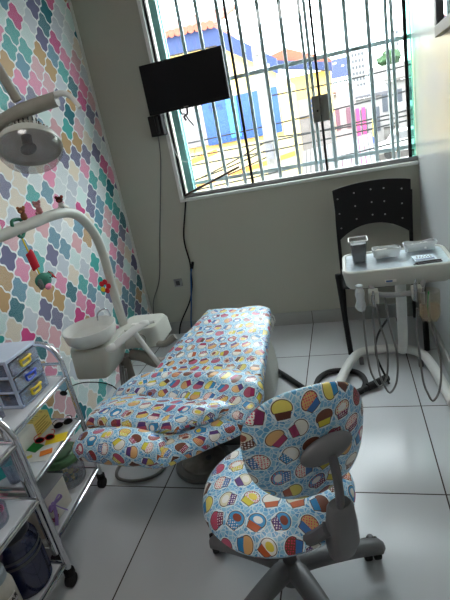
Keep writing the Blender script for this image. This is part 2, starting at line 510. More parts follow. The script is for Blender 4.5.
# stick wedged in the window
bm = BM(); tube(bm, [(-1.14, YB - .01, 1.108), (-.7, YB - .006, 1.242)], .008, 8, 0)
tag(obj('wooden_stick', bm, M['wood']), 'thin dark wooden stick leaning across the lower left corner of the window', 'stick')
bm = BM(); tube(bm, [(-1.17, YB - .02, 1.68), (-1.15, YB - .02, 1.5), (-1.125, YB - .02, 1.38), (-1.07, YB - .02, 1.34), (-1.02, YB - .01, 1.355), (-.99, YB - .004, 1.42)], .0025, 6)
tag(obj('curtain_cord', bm, M['white']), 'thin white cord looping down beside the left window frame', 'cord')

# ------------------------------------------------------------------ mirror on the right wall
mr = thing('wall_mirror', 'dark framed mirror hanging high on the right wall', 'mirror', (XR, 2.13, 1.69))
bm = BM()
for a, b in (((XR - .028, 1.8, 1.69), (XR, 2.44, 1.735)), ((XR - .028, 1.8, 2.3), (XR, 2.44, 2.345)), ((XR - .028, 2.395, 1.735), (XR, 2.44, 2.3)), ((XR - .028, 1.8, 1.735), (XR, 1.845, 2.3))):
    box2(bm, a, b)
obj('frame', bm, M['greyd'], mr, bevel=.003)
bm = BM(); box2(bm, (XR - .012, 1.845, 1.735), (XR - .004, 2.395, 2.3)); obj('mirror_glass', bm, plain(236, 238, 238, .02, 1, var=.01), mr, smooth=False)

# ------------------------------------------------------------------ monitor
mo = thing('monitor', 'flat black screen hung on a wall arm in front of the window', 'monitor', (-.91, 3.0, 1.677))
R = Matrix.Rotation(math.radians(1), 3, 'Z')
bm = BM(); box(bm, (-.905, 3.0, 1.818), (.545, .028, .296)); obj('casing', bm, M['black'], mo, bevel=.004)
bm = BM(); box(bm, (-.905, 2.9855, 1.823), (.53, .002, .27)); obj('screen', bm, M['blackg'], mo, smooth=False)
bm = BM(); box(bm, (-.92, 2.984, 1.679), (.03, .003, .006)); obj('maker_mark', bm, M['greyl'], mo)
bm = BM(); box(bm, (-.95, 3.03, 1.8), (.2, .045, .18)); obj('back_box', bm, M['black'], mo, bevel=.012)
bm = BM(); tube(bm, [(-.95, 3.055, 1.8), (-1.05, 3.1, 1.76), (-1.19, 3.15, 1.68)], .016, 10)
tube(bm, [(-1.2, 3.15, 1.83), (-1.2, 3.15, 1.56)], .014, 10, 0); obj('arm', bm, M['black'], mo)
bm = BM(); box2(bm, (-1.262, 3.15, 1.545), (-1.165, YB, 1.68)); box2(bm, (-1.232, 3.14, 1.68), (-1.205, YB, 1.86)); obj('wall_bracket', bm, M['black'], mo, bevel=.006)
bm = BM()
tube(bm, [(-.975, 3.02, 1.69), (-.97, 3.02, 1.645), (-.95, 3.02, 1.64), (-.935, 3.02, 1.61), (-.905, 3.02, 1.56)], .0045, 6); tube(bm, [(-.93, 3.03, 1.69), (-.935, 3.03, 1.64), (-.96, 3.03, 1.625), (-.95, 3.03, 1.6)], .007, 6)
obj('cable_plug', bm, M['black'], mo)

# cables and socket on the back wall
bm = BM(); tube(bm, [(-1.235, 3.21, 1.55), (-1.26, 3.225, 1.4), (-1.325, 3.228, 1.15), (-1.42, 3.228, .8), (-1.475, 3.228, .58), (-1.52, 3.228, .45), (-1.61, 3.225, .28), (-1.625, 3.2, .05), (-1.6, 3.18, .006)], .0035, 6)
tag(obj('screen_cable', bm, M['greyd']), 'thin grey cable running down the wall from the monitor bracket', 'cable')
bm = BM(); tube(bm, [(-1.135, 3.225, 1.085), (-1.16, 3.222, 1.0), (-1.21, 3.226, .84), (-1.222, 3.226, .74), (-1.213, 3.226, .6), (-1.225, 3.226, .5), (-1.24, 3.226, .4), (-1.29, 3.222, .27), (-1.4, 3.21, .1), (-1.43, 3.2, .008)], .006, 8)
tag(obj('power_cable', bm, M['black']), 'thick black cable dropping from the lower left window corner to the floor', 'cable')
t = thing('blue_lead', 'blue cable with a black plug hanging on the back wall', 'cable', (-1.24, 3.2, .1))
bm = BM(); tube(bm, [(-1.20, 3.205, .56), (-1.222, 3.208, .5), (-1.243, 3.21, .4), (-1.275, 3.21, .25), (-1.31, 3.21, .1), (-1.31, 3.19, .007), (-1.25, 3.1, .007)], .0055, 8); obj('lead', bm, M['blue'], t)
bm = BM(); tube(bm, [(-1.20, 3.205, .555), (-1.18, 3.2, .605)], .011, 8, 0); obj('plug', bm, M['black'], t)
t = thing('wall_socket', 'small square grey socket low on the back wall', 'socket', (-1.345, YB, .41))
bm = BM(); box2(bm, (-1.385, 3.222, .41), (-1.315, YB, .475)); obj('cover_plate', bm, M['greyl'], t, bevel=.004)
bm = BM(); box2(bm, (-1.366, 3.217, .424), (-1.334, 3.223, .46)); obj('outlet', bm, M['greyd'], t, bevel=.003)

# ------------------------------------------------------------------ visitor chair
vc = thing('visitor_chair', 'black chair with perforated plastic back standing by the rear wall', 'chair', (.16, 2.9, 0))
bm = BM()
W, H0, H1 = 19, 0.70, 1.005
def backpt(i, j, off):
    s = i / (W - 1) * 2 - 1
    x = .156 + s * (.228 + .012 * (j / 8))
    zt = 1.0 + .022 * (1 - s * s) - (.03 * max(0, abs(s) - .9) * 10) ** 2 * 1
    zb = .665 + .085 * (1 - abs(s) ** 2.2)
    z = zb + (zt - zb) * j / 8
    y = 3.09 - .035 * s * s + (z - .7) * .1 + off
    return V((x, y, z))
for off in (0, .012):
    g = [[bm.verts.new(backpt(i, j, off)) for j in range(9)] for i in range(W)]
    for i in range(W - 1):
        for j in range(8): bm.faces.new((g[i][j], g[i + 1][j], g[i + 1][j + 1], g[i][j + 1]))
    if off == 0: g0 = g
per0 = [g0[i][0] for i in range(W)] + [g0[W - 1][j] for j in range(1, 9)] + [g0[i][8] for i in range(W - 2, -1, -1)] + [g0[0][j] for j in range(7, 0, -1)]
per1 = [g[i][0] for i in range(W)] + [g[W - 1][j] for j in range(1, 9)] + [g[i][8] for i in range(W - 2, -1, -1)] + [g[0][j] for j in range(7, 0, -1)]
for a in range(len(per0)):
    b = (a + 1) % len(per0); bm.faces.new((per0[a], per0[b], per1[b], per1[a]))
bk = obj('backrest', bm, M['black'], vc)
for q in range(5):
    for w in range(3):
        bm = BM()
        s = -0.78 + q * .39; fz = .2 + w * .3
        zz = backpt(int((s + 1) / 2 * (W - 1)), 8 * fz, -.001)
        ell(bm, zz + V((0, -.001, 0)), (.0055, .002, .0055), seg=10, rings=6); obj('vent_hole', bm, M['greyl'], bk)
bm = BM(); cushion(bm, [((.156, 2.72, .455), (1, 0, 0), .22, .02), ((.156, 2.9, .445), (1, 0, 0), .225, .022), ((.156, 3.06, .455), (1, 0, 0), .2, .02)], 24, 3); obj('seat', bm, M['black'], vc)
for s, x in ((-1, -.075), (1, .385)):
    bm = BM(); tube(bm, [(x + (.014 if s < 0 else .012), 2.70, 0), (x + (-.016 if s < 0 else 0), 2.72, .52)], .0175, 10, 0); obj('leg', bm, M['black'], vc)
    bm = BM(); tube(bm, [(x + .012 * s, 3.2, 0), (x, 3.12, .3), (x + .002, 3.105, .7), (x + .01, 3.115, .93)], .0125, 10); obj('leg', bm, M['black'], vc)
    bm = BM(); tube(bm, [(x, 2.72, .44), (x, 3.11, .44)], .011, 8, 0); obj('seat_rail', bm, M['black'], vc)
    bm = BM(); tube(bm, [(x + (-.016 if s < 0 else 0), 2.72, .518), (x + (-.016 if s < 0 else 0), 2.722, .545)], .019, 10, 0); obj('end_cap', bm, M['black'], vc)

# ------------------------------------------------------------------ delivery cart with tray
ct = thing('delivery_cart', 'cream dental instrument cart with a tray top on a tubular wheeled base', 'cart', (.2, 2.3, 0))
bm = BM(); tube(bm, [(-.185, 2.06, .05), (-.13, 2.27, .055), (-.065, 2.49, .06), (.0, 2.6, .06), (.12, 2.63, .06), (.25, 2.62, .06), (.34, 2.55, .06), (.375, 2.4, .06), (.41, 2.05, .05)], .027, 14); obj('base_frame', bm, M['offwhite'], ct)
bm = BM(); tube(bm, [(.245, 2.6, .06), (.24, 2.5, .2), (.235, 2.42, .45), (.225, 2.3, .7)], .027, 14); obj('column', bm, M['offwhite'], ct)
for x, y in ((-.185, 2.05), (.0, 2.56), (.33, 2.5), (.41, 2.045)):
    bm = BM(); cyl(bm, (x - .013, y, .025), (x + .013, y, .025), .025, 18); w = obj('caster', bm, M['greyd'], ct, bevel=.003)
def rrect(x0, x1, y0, y1, r, z, n=6):
    out = []
    for cx, cy, a0 in ((x1 - r, y1 - r, 0), (x0 + r, y1 - r, 90), (x0 + r, y0 + r, 180), (x1 - r, y0 + r, 270)):
        for k in range(n + 1):
            a = math.radians(a0 + 90 * k / n); out.append(V((cx + r * math.cos(a), cy + r * math.sin(a), z)))
    return out
def stack(bm, rings, capb=True, capt=True):
    rr = [[bm.verts.new(p) for p in r] for r in rings]
    n = len(rr[0])
    for a, b in zip(rr[:-1], rr[1:]):
        for k in range(n): bm.faces.new((a[k], a[(k + 1) % n], b[(k + 1) % n], b[k]))
    if capb: bm.faces.new(list(reversed(rr[0])))
    if capt: bm.faces.new(rr[-1])
    return bm
bm = BM()
def ins(d, z, r=.055): return rrect(-.05 + d, .44 - d, 2.06 + d, 2.385 - d, max(r - d, .008), z)
stack(bm, [ins(.05, .672), ins(.025, .676), ins(.012, .69), ins(.006, .72), ins(.0, .75), ins(.001, .762), ins(.006, .767), ins(.016, .767), ins(.02, .762), ins(.024, .752)])
obj('tray_body', bm, M['cream'], ct)
bm = BM(); box2(bm, (.135, 2.0585, .704), (.185, 2.0605, .716)); e = obj('badge', bm, M['paperw'], ct)
bm = BM(); box2(bm, (.14, 2.0575, .706), (.168, 2.0595, .714)); obj('badge_mark', bm, M['blue'], e)
bm = BM(); tube(bm, [(.07, 2.08, .69), (.1, 2.05, .655), (.2, 2.045, .645), (.28, 2.05, .66), (.3, 2.08, .69)], .012, 10); obj('handle', bm, M['greyl'], ct)
for x in (.08, .265):
    bm = BM(); box2(bm, (x - .022, 2.01, .62), (x + .022, 2.07, .68)); obj('instrument_holder', bm, M['cream'], ct, bevel=.006)
def handpiece(x, y, z, m, L=.055):
    bm = BM(); tube(bm, [(x, y, z), (x, y, z + L * .5), (x, y, z + L)], .009, 10, 0); tube(bm, [(x, y, z + L), (x + .003, y, z + L + .02)], .005, 8, 0); obj('handpiece', bm, m, ct)
handpiece(.075, 2.0, .615, M['steel']); handpiece(.255, 1.995, .63, M['steel'], .08); handpiece(.285, 2.0, .61, M['greyl'])
def hose(x0, x1, zb, y=1.99, yy=.06):
    xm = (x0 + x1) / 2
    bm = BM(); tube(bm, [(x0, y, .62), (x0 - .004, y - .005, .5), (x0 + .002, y - yy, zb + .12), (x0 + .02, y - yy, zb + .04), (xm, y - yy, zb), (x1 - .01, y - yy * .6, zb + .05), (x1, y - .01, zb + .18), (x1 - .02, y + .05, .5), (x1 - .03, y + .09, .64)], .0046, 8)
    obj('hose', bm, M['hose'], ct)
hose(.072, .16, .2); hose(.03, .12, .23, 2.0); hose(.25, .335, .19, 1.93); 
bm = BM(); tube(bm, [(.17, 2.5, .33), (.1, 2.42, .26), (.08, 2.3, .2), (.12, 2.2, .11), (.13, 2.18, .09)], .006, 8); obj('supply_tube', bm, M['black'], ct)

# plastic sleeve over an instrument
bm = BM()
pr_ = [(.004, 0), (.017, .008), (.021, .03), (.018, .055), (.024, .08), (.02, .1), (.012, .115), (.016, .128), (.004, .135), (0, .135)]
lathe(bm, (.02, 2.005, .595), [(0, 0)] + pr_, 14)
for v in bm.verts: v.co += V((1, 1, 0)) * noise.noise(v.co * 60) * .008
t = obj('plastic_sleeve', bm, MG['film']); tag(t, 'crumpled clear plastic sleeve hanging from the left edge of the instrument tray', 'plastic sleeve')

bt = thing('water_bottle', 'clear upturned plastic bottle with yellowish water hanging under the tray', 'bottle', (.31, 2.0, .53))
bm = BM()
lathe(bm, (.31, 2.0, .53), [(0, .012), (.014, .0), (.03, .002), (.043, .02), (.045, .05), (.043, .07), (.045, .1), (.044, .14)], 20)
for v in bm.verts:
    if v.co.z < .545: v.co.z += .008 * math.cos(math.atan2(v.co.y - 2.0, v.co.x - .31) * 5)
obj('bottle_body', bm, MG['bottle'], bt)
bm = BM(); lathe(bm, (.31, 2.0, .538), [(0, 0), (.026, 0), (.04, .015), (.041, .06), (0, .06)], 20); obj('water', bm, clearm((246, 232, 200), .06, .1, .3, (236, 214, 170), name='stale_water'), bt)
bm = BM(); tube(bm, [(.305, 1.99, .55), (.3, 1.985, .6), (.307, 1.99, .67)], .003, 6); obj('green_tube', bm, M['green'], bt)

# things on the tray
bm = BM(); g = []
nx, ny = 22, 14
for i in range(nx):
    row = []
    for k in range(ny):
        x = -.03 + .45 * i / (nx - 1); y = 2.085 + .27 * k / (ny - 1)
        z = .7555 + .004 * abs(noise.noise(V((x * 25, y * 25, 0)))) + (.006 if i in (0, nx - 1) or k in (0, ny - 1) else 0)
        row.append(bm.verts.new((x, y, z)))
    g.append(row)
for i in range(nx - 1):
    for k in range(ny - 1): bm.faces.new((g[i][k], g[i + 1][k], g[i + 1][k + 1], g[i][k + 1]))
bmesh.ops.solidify(bm, geom=bm.faces[:], thickness=.0012)
tag(obj('tray_liner', bm, plain(226, 236, 242, .22, var=.1, scale=40, bmp=.4)), 'crinkled pale blue plastic liner spread over the cart tray', 'tray liner')
cp = thing('plastic_cup', 'clear plastic tumbler with dark contents at the left of the cart tray', 'cup', (.035, 2.24, .763))
def rst(x, y, w, d, z, r=.01): return rrect(x - w / 2, x + w / 2, y - d / 2, y + d / 2, r, z, 4)
bm = BM(); stack(bm, [rst(.035, 2.24, .066, .066, .763), rst(.035, 2.24, .07, .07, .80), rst(.035, 2.24, .08, .08, .868), rst(.035, 2.24, .088, .088, .87), rst(.035, 2.24, .088, .088, .876)], True, False); obj('tumbler', bm, MG['clearp'], cp)
bm = BM(); stack(bm, [rst(.035, 2.24, .058, .058, .766), rst(.035, 2.24, .072, .072, .858)])
for v in bm.verts:
    if v.co.z > .8: v.co.z += noise.noise(v.co * 90) * .008
obj('contents', bm, plain(30, 28, 36, .4, var=.6, scale=90), cp)
bm = BM(); tube(bm, rst(.035, 2.24, .088, .088, .876) + [rst(.035, 2.24, .088, .088, .876)[0]], .003, 6, 0, False); obj('rim', bm, M['white'], cp)
def packet(name, x, y, w, d, h, a, label, mat=None, cnt=0):
    t = thing(name, label, 'instrument packet', (x, y, .763))
    bm = BM(); stack(bm, [rst(0, 0, w * .86, d * .8, 0, .012), rst(0, 0, w * .95, d, h * .5, .014), rst(0, 0, w, d * 1.05, h, .014), rst(0, 0, w * .96, d * .98, h * 1.02, .012)], True, False)
    bmesh.ops.subdivide_edges(bm, edges=bm.edges[:], cuts=1)
    for v in bm.verts: v.co += V((noise.noise(v.co * 50), noise.noise(v.co * 50 + V((5, 0, 0))), noise.noise(v.co * 50 + V((0, 9, 0))))) * .008
    bm.transform(Matrix.Translation((x, y, .765)) @ rz(a).to_4x4()); obj('wrapper', bm, MG['film'], t)
    bm = BM()
    for k in range(9):
        p = V((random.uniform(-.3, .3) * w, random.uniform(-.3, .3) * d, h * .45)); ell(bm, p, (w * .16, d * .2, h * .4), rz(random.uniform(0, 90)), 10, 6)
    bm.transform(Matrix.Translation((x, y, .765)) @ rz(a).to_4x4()); obj('contents', bm, M['paperw'], t)
packet('wrapped_packet', .165, 2.275, .13, .07, .042, 4, 'white crumpled plastic wrapped packet in the middle of the cart tray')
packet('wrapped_packet', .325, 2.32, .15, .06, .04, 4, 'white crumpled plastic wrapped packet at the back right corner of the cart tray')
t = thing('label_card', 'small white and blue printed card near the right end of the tray', 'card', (.32, 2.165, .763))
bm = BM(); box(bm, (.32, 2.165, .768), (.095, .085, .006), rz(4)); obj('card', bm, plain(214, 230, 240, .5), t)
bm = BM(); box(bm, (.32, 2.142, .7715), (.08, .02, .002), rz(4)); obj('band', bm, plain(120, 134, 160, .5), t)
bm = BM()
for k in range(6): box(bm, (.29 + k * .012, 2.168 + .0008 * k, .7715), (.006, .008, .002))
for k in range(5): box(bm, (.292 + k * .014, 2.19, .7715), (.006, .006, .001))
obj('printing', bm, M['greyd'], t)
for k in range(2):
    bm = BM(); y = 2.105 - .022 * k
    tube(bm, [(.275 - .01 * k, y, .766), (.31, y + .006, .768), (.35, y + .012, .768), (.385, y + .02, .766)], .0032, 8)
    ell(bm, (.28 - .01 * k, y + .001, .767), (.008, .006, .004))
    tag(obj('hand_instrument', bm, M['greyd']), ('slim dark steel instrument beside the printed card', 'slim dark steel instrument nearest the front rim of the tray')[k], 'dental instrument')

# corrugated suction hose on the floor
fl = .019
hp = [(-.62, 2.62, fl), (-.54, 2.52, fl), (-.45, 2.42, fl), (-.36, 2.31, fl), (-.30, 2.25, fl), (-.27, 2.30, fl), (-.25, 2.39, fl), (-.19, 2.455, fl), (-.09, 2.46, fl), (-.02, 2.42, fl), (.01, 2.33, fl), (-.01, 2.24, fl), (-.05, 2.215, fl), (.0, 2.25, fl), (.08, 2.30, fl), (.13, 2.345, .03)]
bm = BM(); tube(bm, hp, .016, 12, 8)
P = smooth_path(hp, 8)
vent = thing('floor_hose', 'thick black corrugated hose curling over the floor tiles behind the stool', 'hose', (-.3, 2.35, 0))
obj('hose_body', bm, M['rubber'], vent)
bm = BM(); tube(bm, [(.02, 2.262, .024), (.07, 2.295, .027), (.13, 2.345, .03)], .022, 12, 3); obj('grip', bm, M['rubber'], vent)

# ------------------------------------------------------------------ stool
st = thing('stool', 'five wheeled grey stool with cupcake print seat and backrest, nearest the camera', 'stool', (-.285, 1.07, 0))
bm = BM()
prof = [(0, .475), (.06, .476), (.12, .474), (.165, .468), (.195, .456), (.214, .438), (.22, .418), (.212, .402), (.19, .39), (.14, .384), (0, .384)]
lathe(bm, (-.287, 1.078, 0), prof, 56, None, 1.07, 1.08, uv=True)
for v in bm.verts:
    v.co.z += .006 * noise.noise(v.co * 7) + (.02 * ((v.co - V((-.283, 1.065, 0))).dot(V((.6, -.5, 0)))) * .5)
obj('seat', bm, M['cup'], st)
bm = BM(); lathe(bm, (-.283, 1.065, 0), [(0, .385), (.15, .385), (.17, .378), (.15, .36), (.05, .352), (0, .352)], 32); obj('seat_pan', bm, M['grey'], st)
bm = BM(); lathe(bm, (-.283, 1.065, 0), [(0, .36), (.034, .36), (.034, .2), (.024, .2), (.024, .13), (0, .13)], 24); obj('gas_lift', bm, M['grey'], st)
bm = BM(); lathe(bm, (-.283, 1.065, 0), [(0, .145), (.038, .145), (.048, .12), (.048, .07), (.03, .06), (0, .06)], 24)
obj('hub', bm, M['grey'], st)
hc = V((-.283, 1.065, 0))
for k, a in enumerate((20, 92, 164, 236, 308)):
    d = V((math.cos(math.radians(a)), math.sin(math.radians(a)), 0)); n_ = V((-d.y, d.x, 0))
    bm = BM(); rr = []
    for q in range(9):
        t_ = q / 8; c = hc + d * (.03 + .275 * t_); z = .122 - .02 * t_ ** 2 + .004 * math.sin(t_ * PI); w = .036 - .009 * t_; h = .027 - .006 * t_
        rr.append([c + n_ * (w * math.cos(2 * PI * m_ / 14)) + V((0, 0, z + h * math.copysign(abs(math.sin(2 * PI * m_ / 14)) ** .8, math.sin(2 * PI * m_ / 14)))) for m_ in range(14)])
    e_ = hc + d * .318
    rr.append([e_ + n_ * (.012 * math.cos(2 * PI * m_ / 14)) + V((0, 0, .1 + .012 * math.sin(2 * PI * m_ / 14))) for m_ in range(14)])
    stack(bm, rr); obj('leg', bm, M['grey'], st)
    off = {0: V((-.012, .05, 0)), 2: V((-.028, .06, 0))}.get(k, V((.02, .02, 0)))
    cc = hc + d * .285 + off; cc.z = .036
    ax = V((-off.y, off.x, 0)).normalized()
    bm = BM()
    for s in (-1, 1): cyl(bm, cc + ax * s * .004, cc + ax * s * .028, .036, 28)
    cs = obj('caster', bm, M['rubber'], st, bevel=.004)
    bm = BM(); lathe(bm, cc, [(0, .03), (.012, .03), (.014, .05), (.01, .058), (0, .06)], 20); obj('caster_hood', bm, M['greyd'], cs)
# backrest: curved shield
bdir = V((.6, -.8, 0)); lat = V((.8, .6, 0)); bc = V((-.137, .938, .705))
bm = BM(); L = (bm.loops.layers.uv.get('UVMap') or bm.loops.layers.uv.new('UVMap'))
NR, NS = 10, 56
def bpt(rf, th, side):
    e = 2.45
    ct_, s_ = math.cos(th), math.sin(th)
    x = .18 * math.copysign(abs(ct_) ** (2 / e), ct_) * rf; z = .178 * math.copysign(abs(s_) ** (2 / e), s_) * rf
    x *= 1 + .05 * (z / .178)
    z -= .17 * x
    th_ = .026 * (1 - rf ** 6) * side + .004 * side * (1 if rf < 1 else 0)
    bend = -.9 * x * x
    return bc + lat * x + V((0, 0, z)) + bdir * (bend + th_ + .12 * z), x, z
for side in (1, -1):
    pr0 = None
    rows = []
    for i in range(NR + 1):
        rf = math.sin(i / NR * PI / 2) if i else 0
        if i == 0: rows.append([(bm.verts.new(bpt(0, 0, side)[0]), 0, 0)])
        else:
            row = []
            for k in range(NS):
                p, x, z = bpt(rf, 2 * PI * k / NS, side)
                row.append((bm.verts.new(p), x, z))
            rows.append(row)
    for i in range(NR):
        A, B = rows[i], rows[i + 1]
        for k in range(NS):
            k2 = (k + 1) % NS
            q = [A[0], B[k], B[k2]] if len(A) == 1 else [A[k], B[k], B[k2], A[k2]]
            f = bm.faces.new([t_[0] for t_ in q])
            for l, t_ in zip(f.loops, q): l[L].uv = (t_[1] + 5 + side, t_[2] + 5)
bmesh.ops.remove_doubles(bm, verts=bm.verts[:], dist=.0004)
br = obj('backrest', bm, M['cup'], st, angle=70)
rotp = Matrix((lat, bdir, V((0, 0, 1)))).transposed()
tl = rotp @ Matrix.Rotation(math.radians(-3), 3, 'Y')
bm = BM(); ell(bm, bc + bdir * .045 + lat * .012 + V((0, 0, .008)), (.076, .022, .036), tl, 28, 14); obj('back_plate', bm, M['grey'], br)
bm = BM(); q0 = bc + bdir * .055 + lat * .018
tube(bm, [q0 + V((0, 0, 0)), q0 + V((0, 0, -.07)) + bdir * .012, q0 + V((0, 0, -.15)) + bdir * .01, q0 + V((0, 0, -.23)) - bdir * .005], .021, 14, 5, True, .55); obj('back_bar', bm, M['greyd'], st)
bm = BM()
rr = []
for z, w, h, o_ in ((-.345, .022, .016, -.02), (-.335, .036, .026, -.01), (-.29, .045, .032, .0), (-.22, .042, .03, .004), (-.16, .034, .026, .008), (-.15, .028, .02, .008)):
    c = q0 + V((0, 0, z)) + bdir * o_
    rr.append([c + lat * (w * math.copysign(abs(math.cos(a)) ** .75, math.cos(a))) + bdir * (h * math.copysign(abs(math.sin(a)) ** .75, math.sin(a))) for a in [2 * PI * m_ / 24 for m_ in range(24)]])
stack(bm, rr); obj('bracket_cover', bm, M['grey'], st)
bm = BM(); tube(bm, [q0 + V((0, 0, -.30)) - bdir * .01, V((-.2, .99, .366)), V((-.283, 1.065, .362))], .02, 10, 4, True, .7); obj('seat_arm', bm, M['greyd'], st)
bm = BM(); tube(bm, [q0 + V((0, 0, -.22)) - lat * .04, q0 + V((0, 0, -.26)) - lat * .07 - bdir * .03, q0 + V((0, 0, -.27)) - lat * .09 - bdir * .05], .018, 10); obj('knob', bm, M['greyd'], st)

# ------------------------------------------------------------------ dental chair
dc = thing('dental_chair', 'reclined dental chair wrapped in shiny blue cupcake print covers', 'dental chair', (-.75, 1.9, 0))
X1 = (1, -.04, 0)
bm = BM(); cushion(bm, [((-.638, 2.27, .525), (1, -.1, 0), .19, .04), ((-.648, 2.12, .51), (1, -.06, 0), .215, .045), ((-.675, 1.92, .482), (1, -.02, 0), .25, .045), ((-.695, 1.76, .45), (1, -.02, 0), .275, .05), ((-.70, 1.68, .44), (1, -.05, 0), .28, .05)], 60, 4.5, 8, .008, .3, .7)
obj('back_cushion', bm, M['cup'], dc)
bm = BM(); cushion(bm, [((-.70, 1.67, .45), (1, -.1, 0), .29, .06), ((-.715, 1.60, .462), (1, -.15, 0), .325, .07), ((-.75, 1.52, .45), (1, -.18, 0), .345, .055), ((-.765, 1.475, .44), (1, -.2, 0), .335, .04)], 64, 3.4, 8, .014, 1.7, .8)
obj('seat_cushion', bm, M['cup'], dc)
bm = BM(); cushion(bm, [((-.72, 1.55, .405), (1, -.25, 0), .30, .04), ((-.745, 1.44, .415), (1, -.25, 0), .29, .045), ((-.795, 1.33, .425), (1, -.2, 0), .235, .045), ((-.85, 1.215, .435), (1, -.12, 0), .185, .042)], 60, 3.2, 8, .009, 3.1, .8)
obj('leg_cushion', bm, M['cup'], dc)
bm = BM(); cushion(bm, [((-.79, 1.475, .478), (1, -.15, 0), .305, .03), ((-.835, 1.40, .488), (1, -.15, 0), .27, .036), ((-.87, 1.32, .49), (1, -.1, 0), .215, .032)], 56, 3.4, 8, .014, 4.4, .9)
obj('knee_pad', bm, M['cup'], dc)
bm = BM(); cushion(bm, [((-1.045, 1.25, .455), (.1, 1, 0), .065, .05), ((-.93, 1.235, .462), (.1, 1, 0), .072, .056), ((-.8, 1.225, .458), (0, 1, 0), .07, .053), ((-.74, 1.225, .452), (0, 1, 0), .06, .045)], 44, 2.5, 8, .008, 5.9, .9)
obj('foot_pad', bm, M['cup'], dc)
# frayed edge of the back cover
bm = BM()
for k in range(16):
    p = V((-.455 + random.uniform(-.004, .008), 2.27 - random.uniform(0, .14), .50 + random.uniform(-.02, .01)))
    tube(bm, [p, p + V((.01, .004, -.01)), p + V((random.uniform(.0, .02), .004, -random.uniform(.02, .045)))], .0016, 5, 3)
tag(obj('frayed_threads', bm, M['paperw'], dc), kind='stuff')
# mechanism
bm = BM()
box2(bm, (-.86, 1.62, .33), (-.56, 2.16, .40)); prism(bm, [(-.84, 1.5, .37), (-.84, 1.75, .37), (-.84, 2.0, .06), (-.84, 1.82, .06)], (.26, 0, 0)); box2(bm, (-.84, 1.8, .0), (-.56, 2.4, .07))
obj('lift_frame', bm, M['greyd'], dc, bevel=.01)
bm = BM(); rr = []
for z, x1, y0, y1 in ((0, -.505, 2.165, 2.46), (.03, -.497, 2.155, 2.465), (.12, -.492, 2.155, 2.46), (.22, -.496, 2.165, 2.445), (.3, -.508, 2.18, 2.425), (.36, -.53, 2.2, 2.4), (.395, -.56, 2.23, 2.37), (.405, -.6, 2.26, 2.34)):
    rr.append(rrect(-.80 + (z * .1), x1, y0, y1, .045 if z < .38 else .02, z))
stack(bm, rr); obj('pedestal_cover', bm, M['cream'], dc)
bm = BM(); prism(bm, [(-.475, 1.86, .41), (-.475, 1.56, .385), (-.475, 1.55, .36), (-.475, 1.7, .34), (-.475, 1.86, .36)], (.02, 0, 0)); obj('side_rail', bm, M['cream'], dc, bevel=.005)
bm = BM(); tube(bm, [(-.50, 1.64, .36), (-.495, 1.62, .31), (-.49, 1.60, .285)], .011, 10); ell(bm, (-.487, 1.595, .283), (.02, .02, .012)); obj('lever', bm, M['offwhite'], dc)
bm = BM(); box2(bm, (-1.0, 1.24, .40), (-.66, 1.55, .41)); box2(bm, (-.8, 1.3, .36), (-.66, 1.72, .398)); obj('leg_plate', bm, M['greyd'], dc, bevel=.004)

fp = thing('foot_control', 'round metal foot pedal with grey rubber rim on the floor under the dental chair', 'foot pedal', (-.775, 1.665, 0))
bm = BM(); lathe(bm, (-.775, 1.665, 0), [(0, 0), (.135, 0), (.142, .012), (.135, .026), (.12, .03), (0, .03)], 40); obj('rim', bm, M['hose'], fp)
bm = BM(); lathe(bm, (-.775, 1.665, .028), [(0, 0), (.108, 0), (.104, .012), (.09, .022), (.03, .03), (0, .03)], 36); obj('pedal_plate', bm, plain(140, 138, 130, .4, .6, var=.35, scale=30), fp)
bm = BM(); lathe(bm, (-.74, 1.645, .048), [(0, 0), (.016, 0), (.014, .012), (0, .014)], 16); obj('stud', bm, M['greyd'], fp)

bm = BM(); tube(bm, [(-.98, 1.76, .009), (-.97, 1.66, .009), (-1.0, 1.575, .009), (-1.09, 1.535, .009), (-1.19, 1.55, .009), (-1.225, 1.62, .009), (-1.2, 1.72, .012), (-1.17, 1.82, .05), (-1.19, 1.9, .15)], .008, 8, 8)
tag(obj('grey_floor_tube', bm, M['hose']), 'grey tube lying in a loop on the floor under the footrest', 'tube')

# ------------------------------------------------------------------ spittoon unit
su = thing('spittoon_unit', 'cream dental water unit with a round white spittoon bowl beside the dental chair', 'dental unit', (-1.27, 1.98, 0))
bm = BM(); tube(bm, [(-1.25, 2.0, 0), (-1.25, 1.99, .45)], .035, 16, 0); lathe(bm, (-1.25, 2.0, 0), [(0, 0), (.12, 0), (.12, .02), (.05, .035), (0, .035)], 24); obj('column', bm, M['creamd'], su)
bm = BM()
stack(bm, [rrect(-1.425, -1.25, 1.79, 1.985, .02, .43), rrect(-1.43, -1.235, 1.785, 1.99, .025, .44), rrect(-1.425, -1.195, 1.78, 2.03, .04, .58), rrect(-1.42, -1.2, 1.785, 2.025, .04, .6)])
obj('bowl_housing', bm, M['cream'], su)
bm = BM(); bo = V((-1.312, 1.865, .598))
lathe(bm, bo, [(0, 0), (.05, 0), (.1, .014), (.125, .04), (.134, .085), (.136, .095), (.131, .096), (.127, .085), (.118, .045), (.09, .024), (.04, .016), (0, .014)], 48); obj('spittoon_bowl', bm, M['white'], su)
bm = BM(); tube(bm, [(-1.25, 1.985, .6), (-1.25, 1.98, .72), (-1.262, 1.955, .745), (-1.28, 1.925, .735), (-1.285, 1.915, .7)], .0045, 8); obj('spout', bm, M['chrome'], su)
bm = BM(); lathe(bm, bo, [(0, .018), (.014, .018), (.014, .021), (0, .021)], 16); obj('drain', bm, M['greyd'], su)
bm = BM()
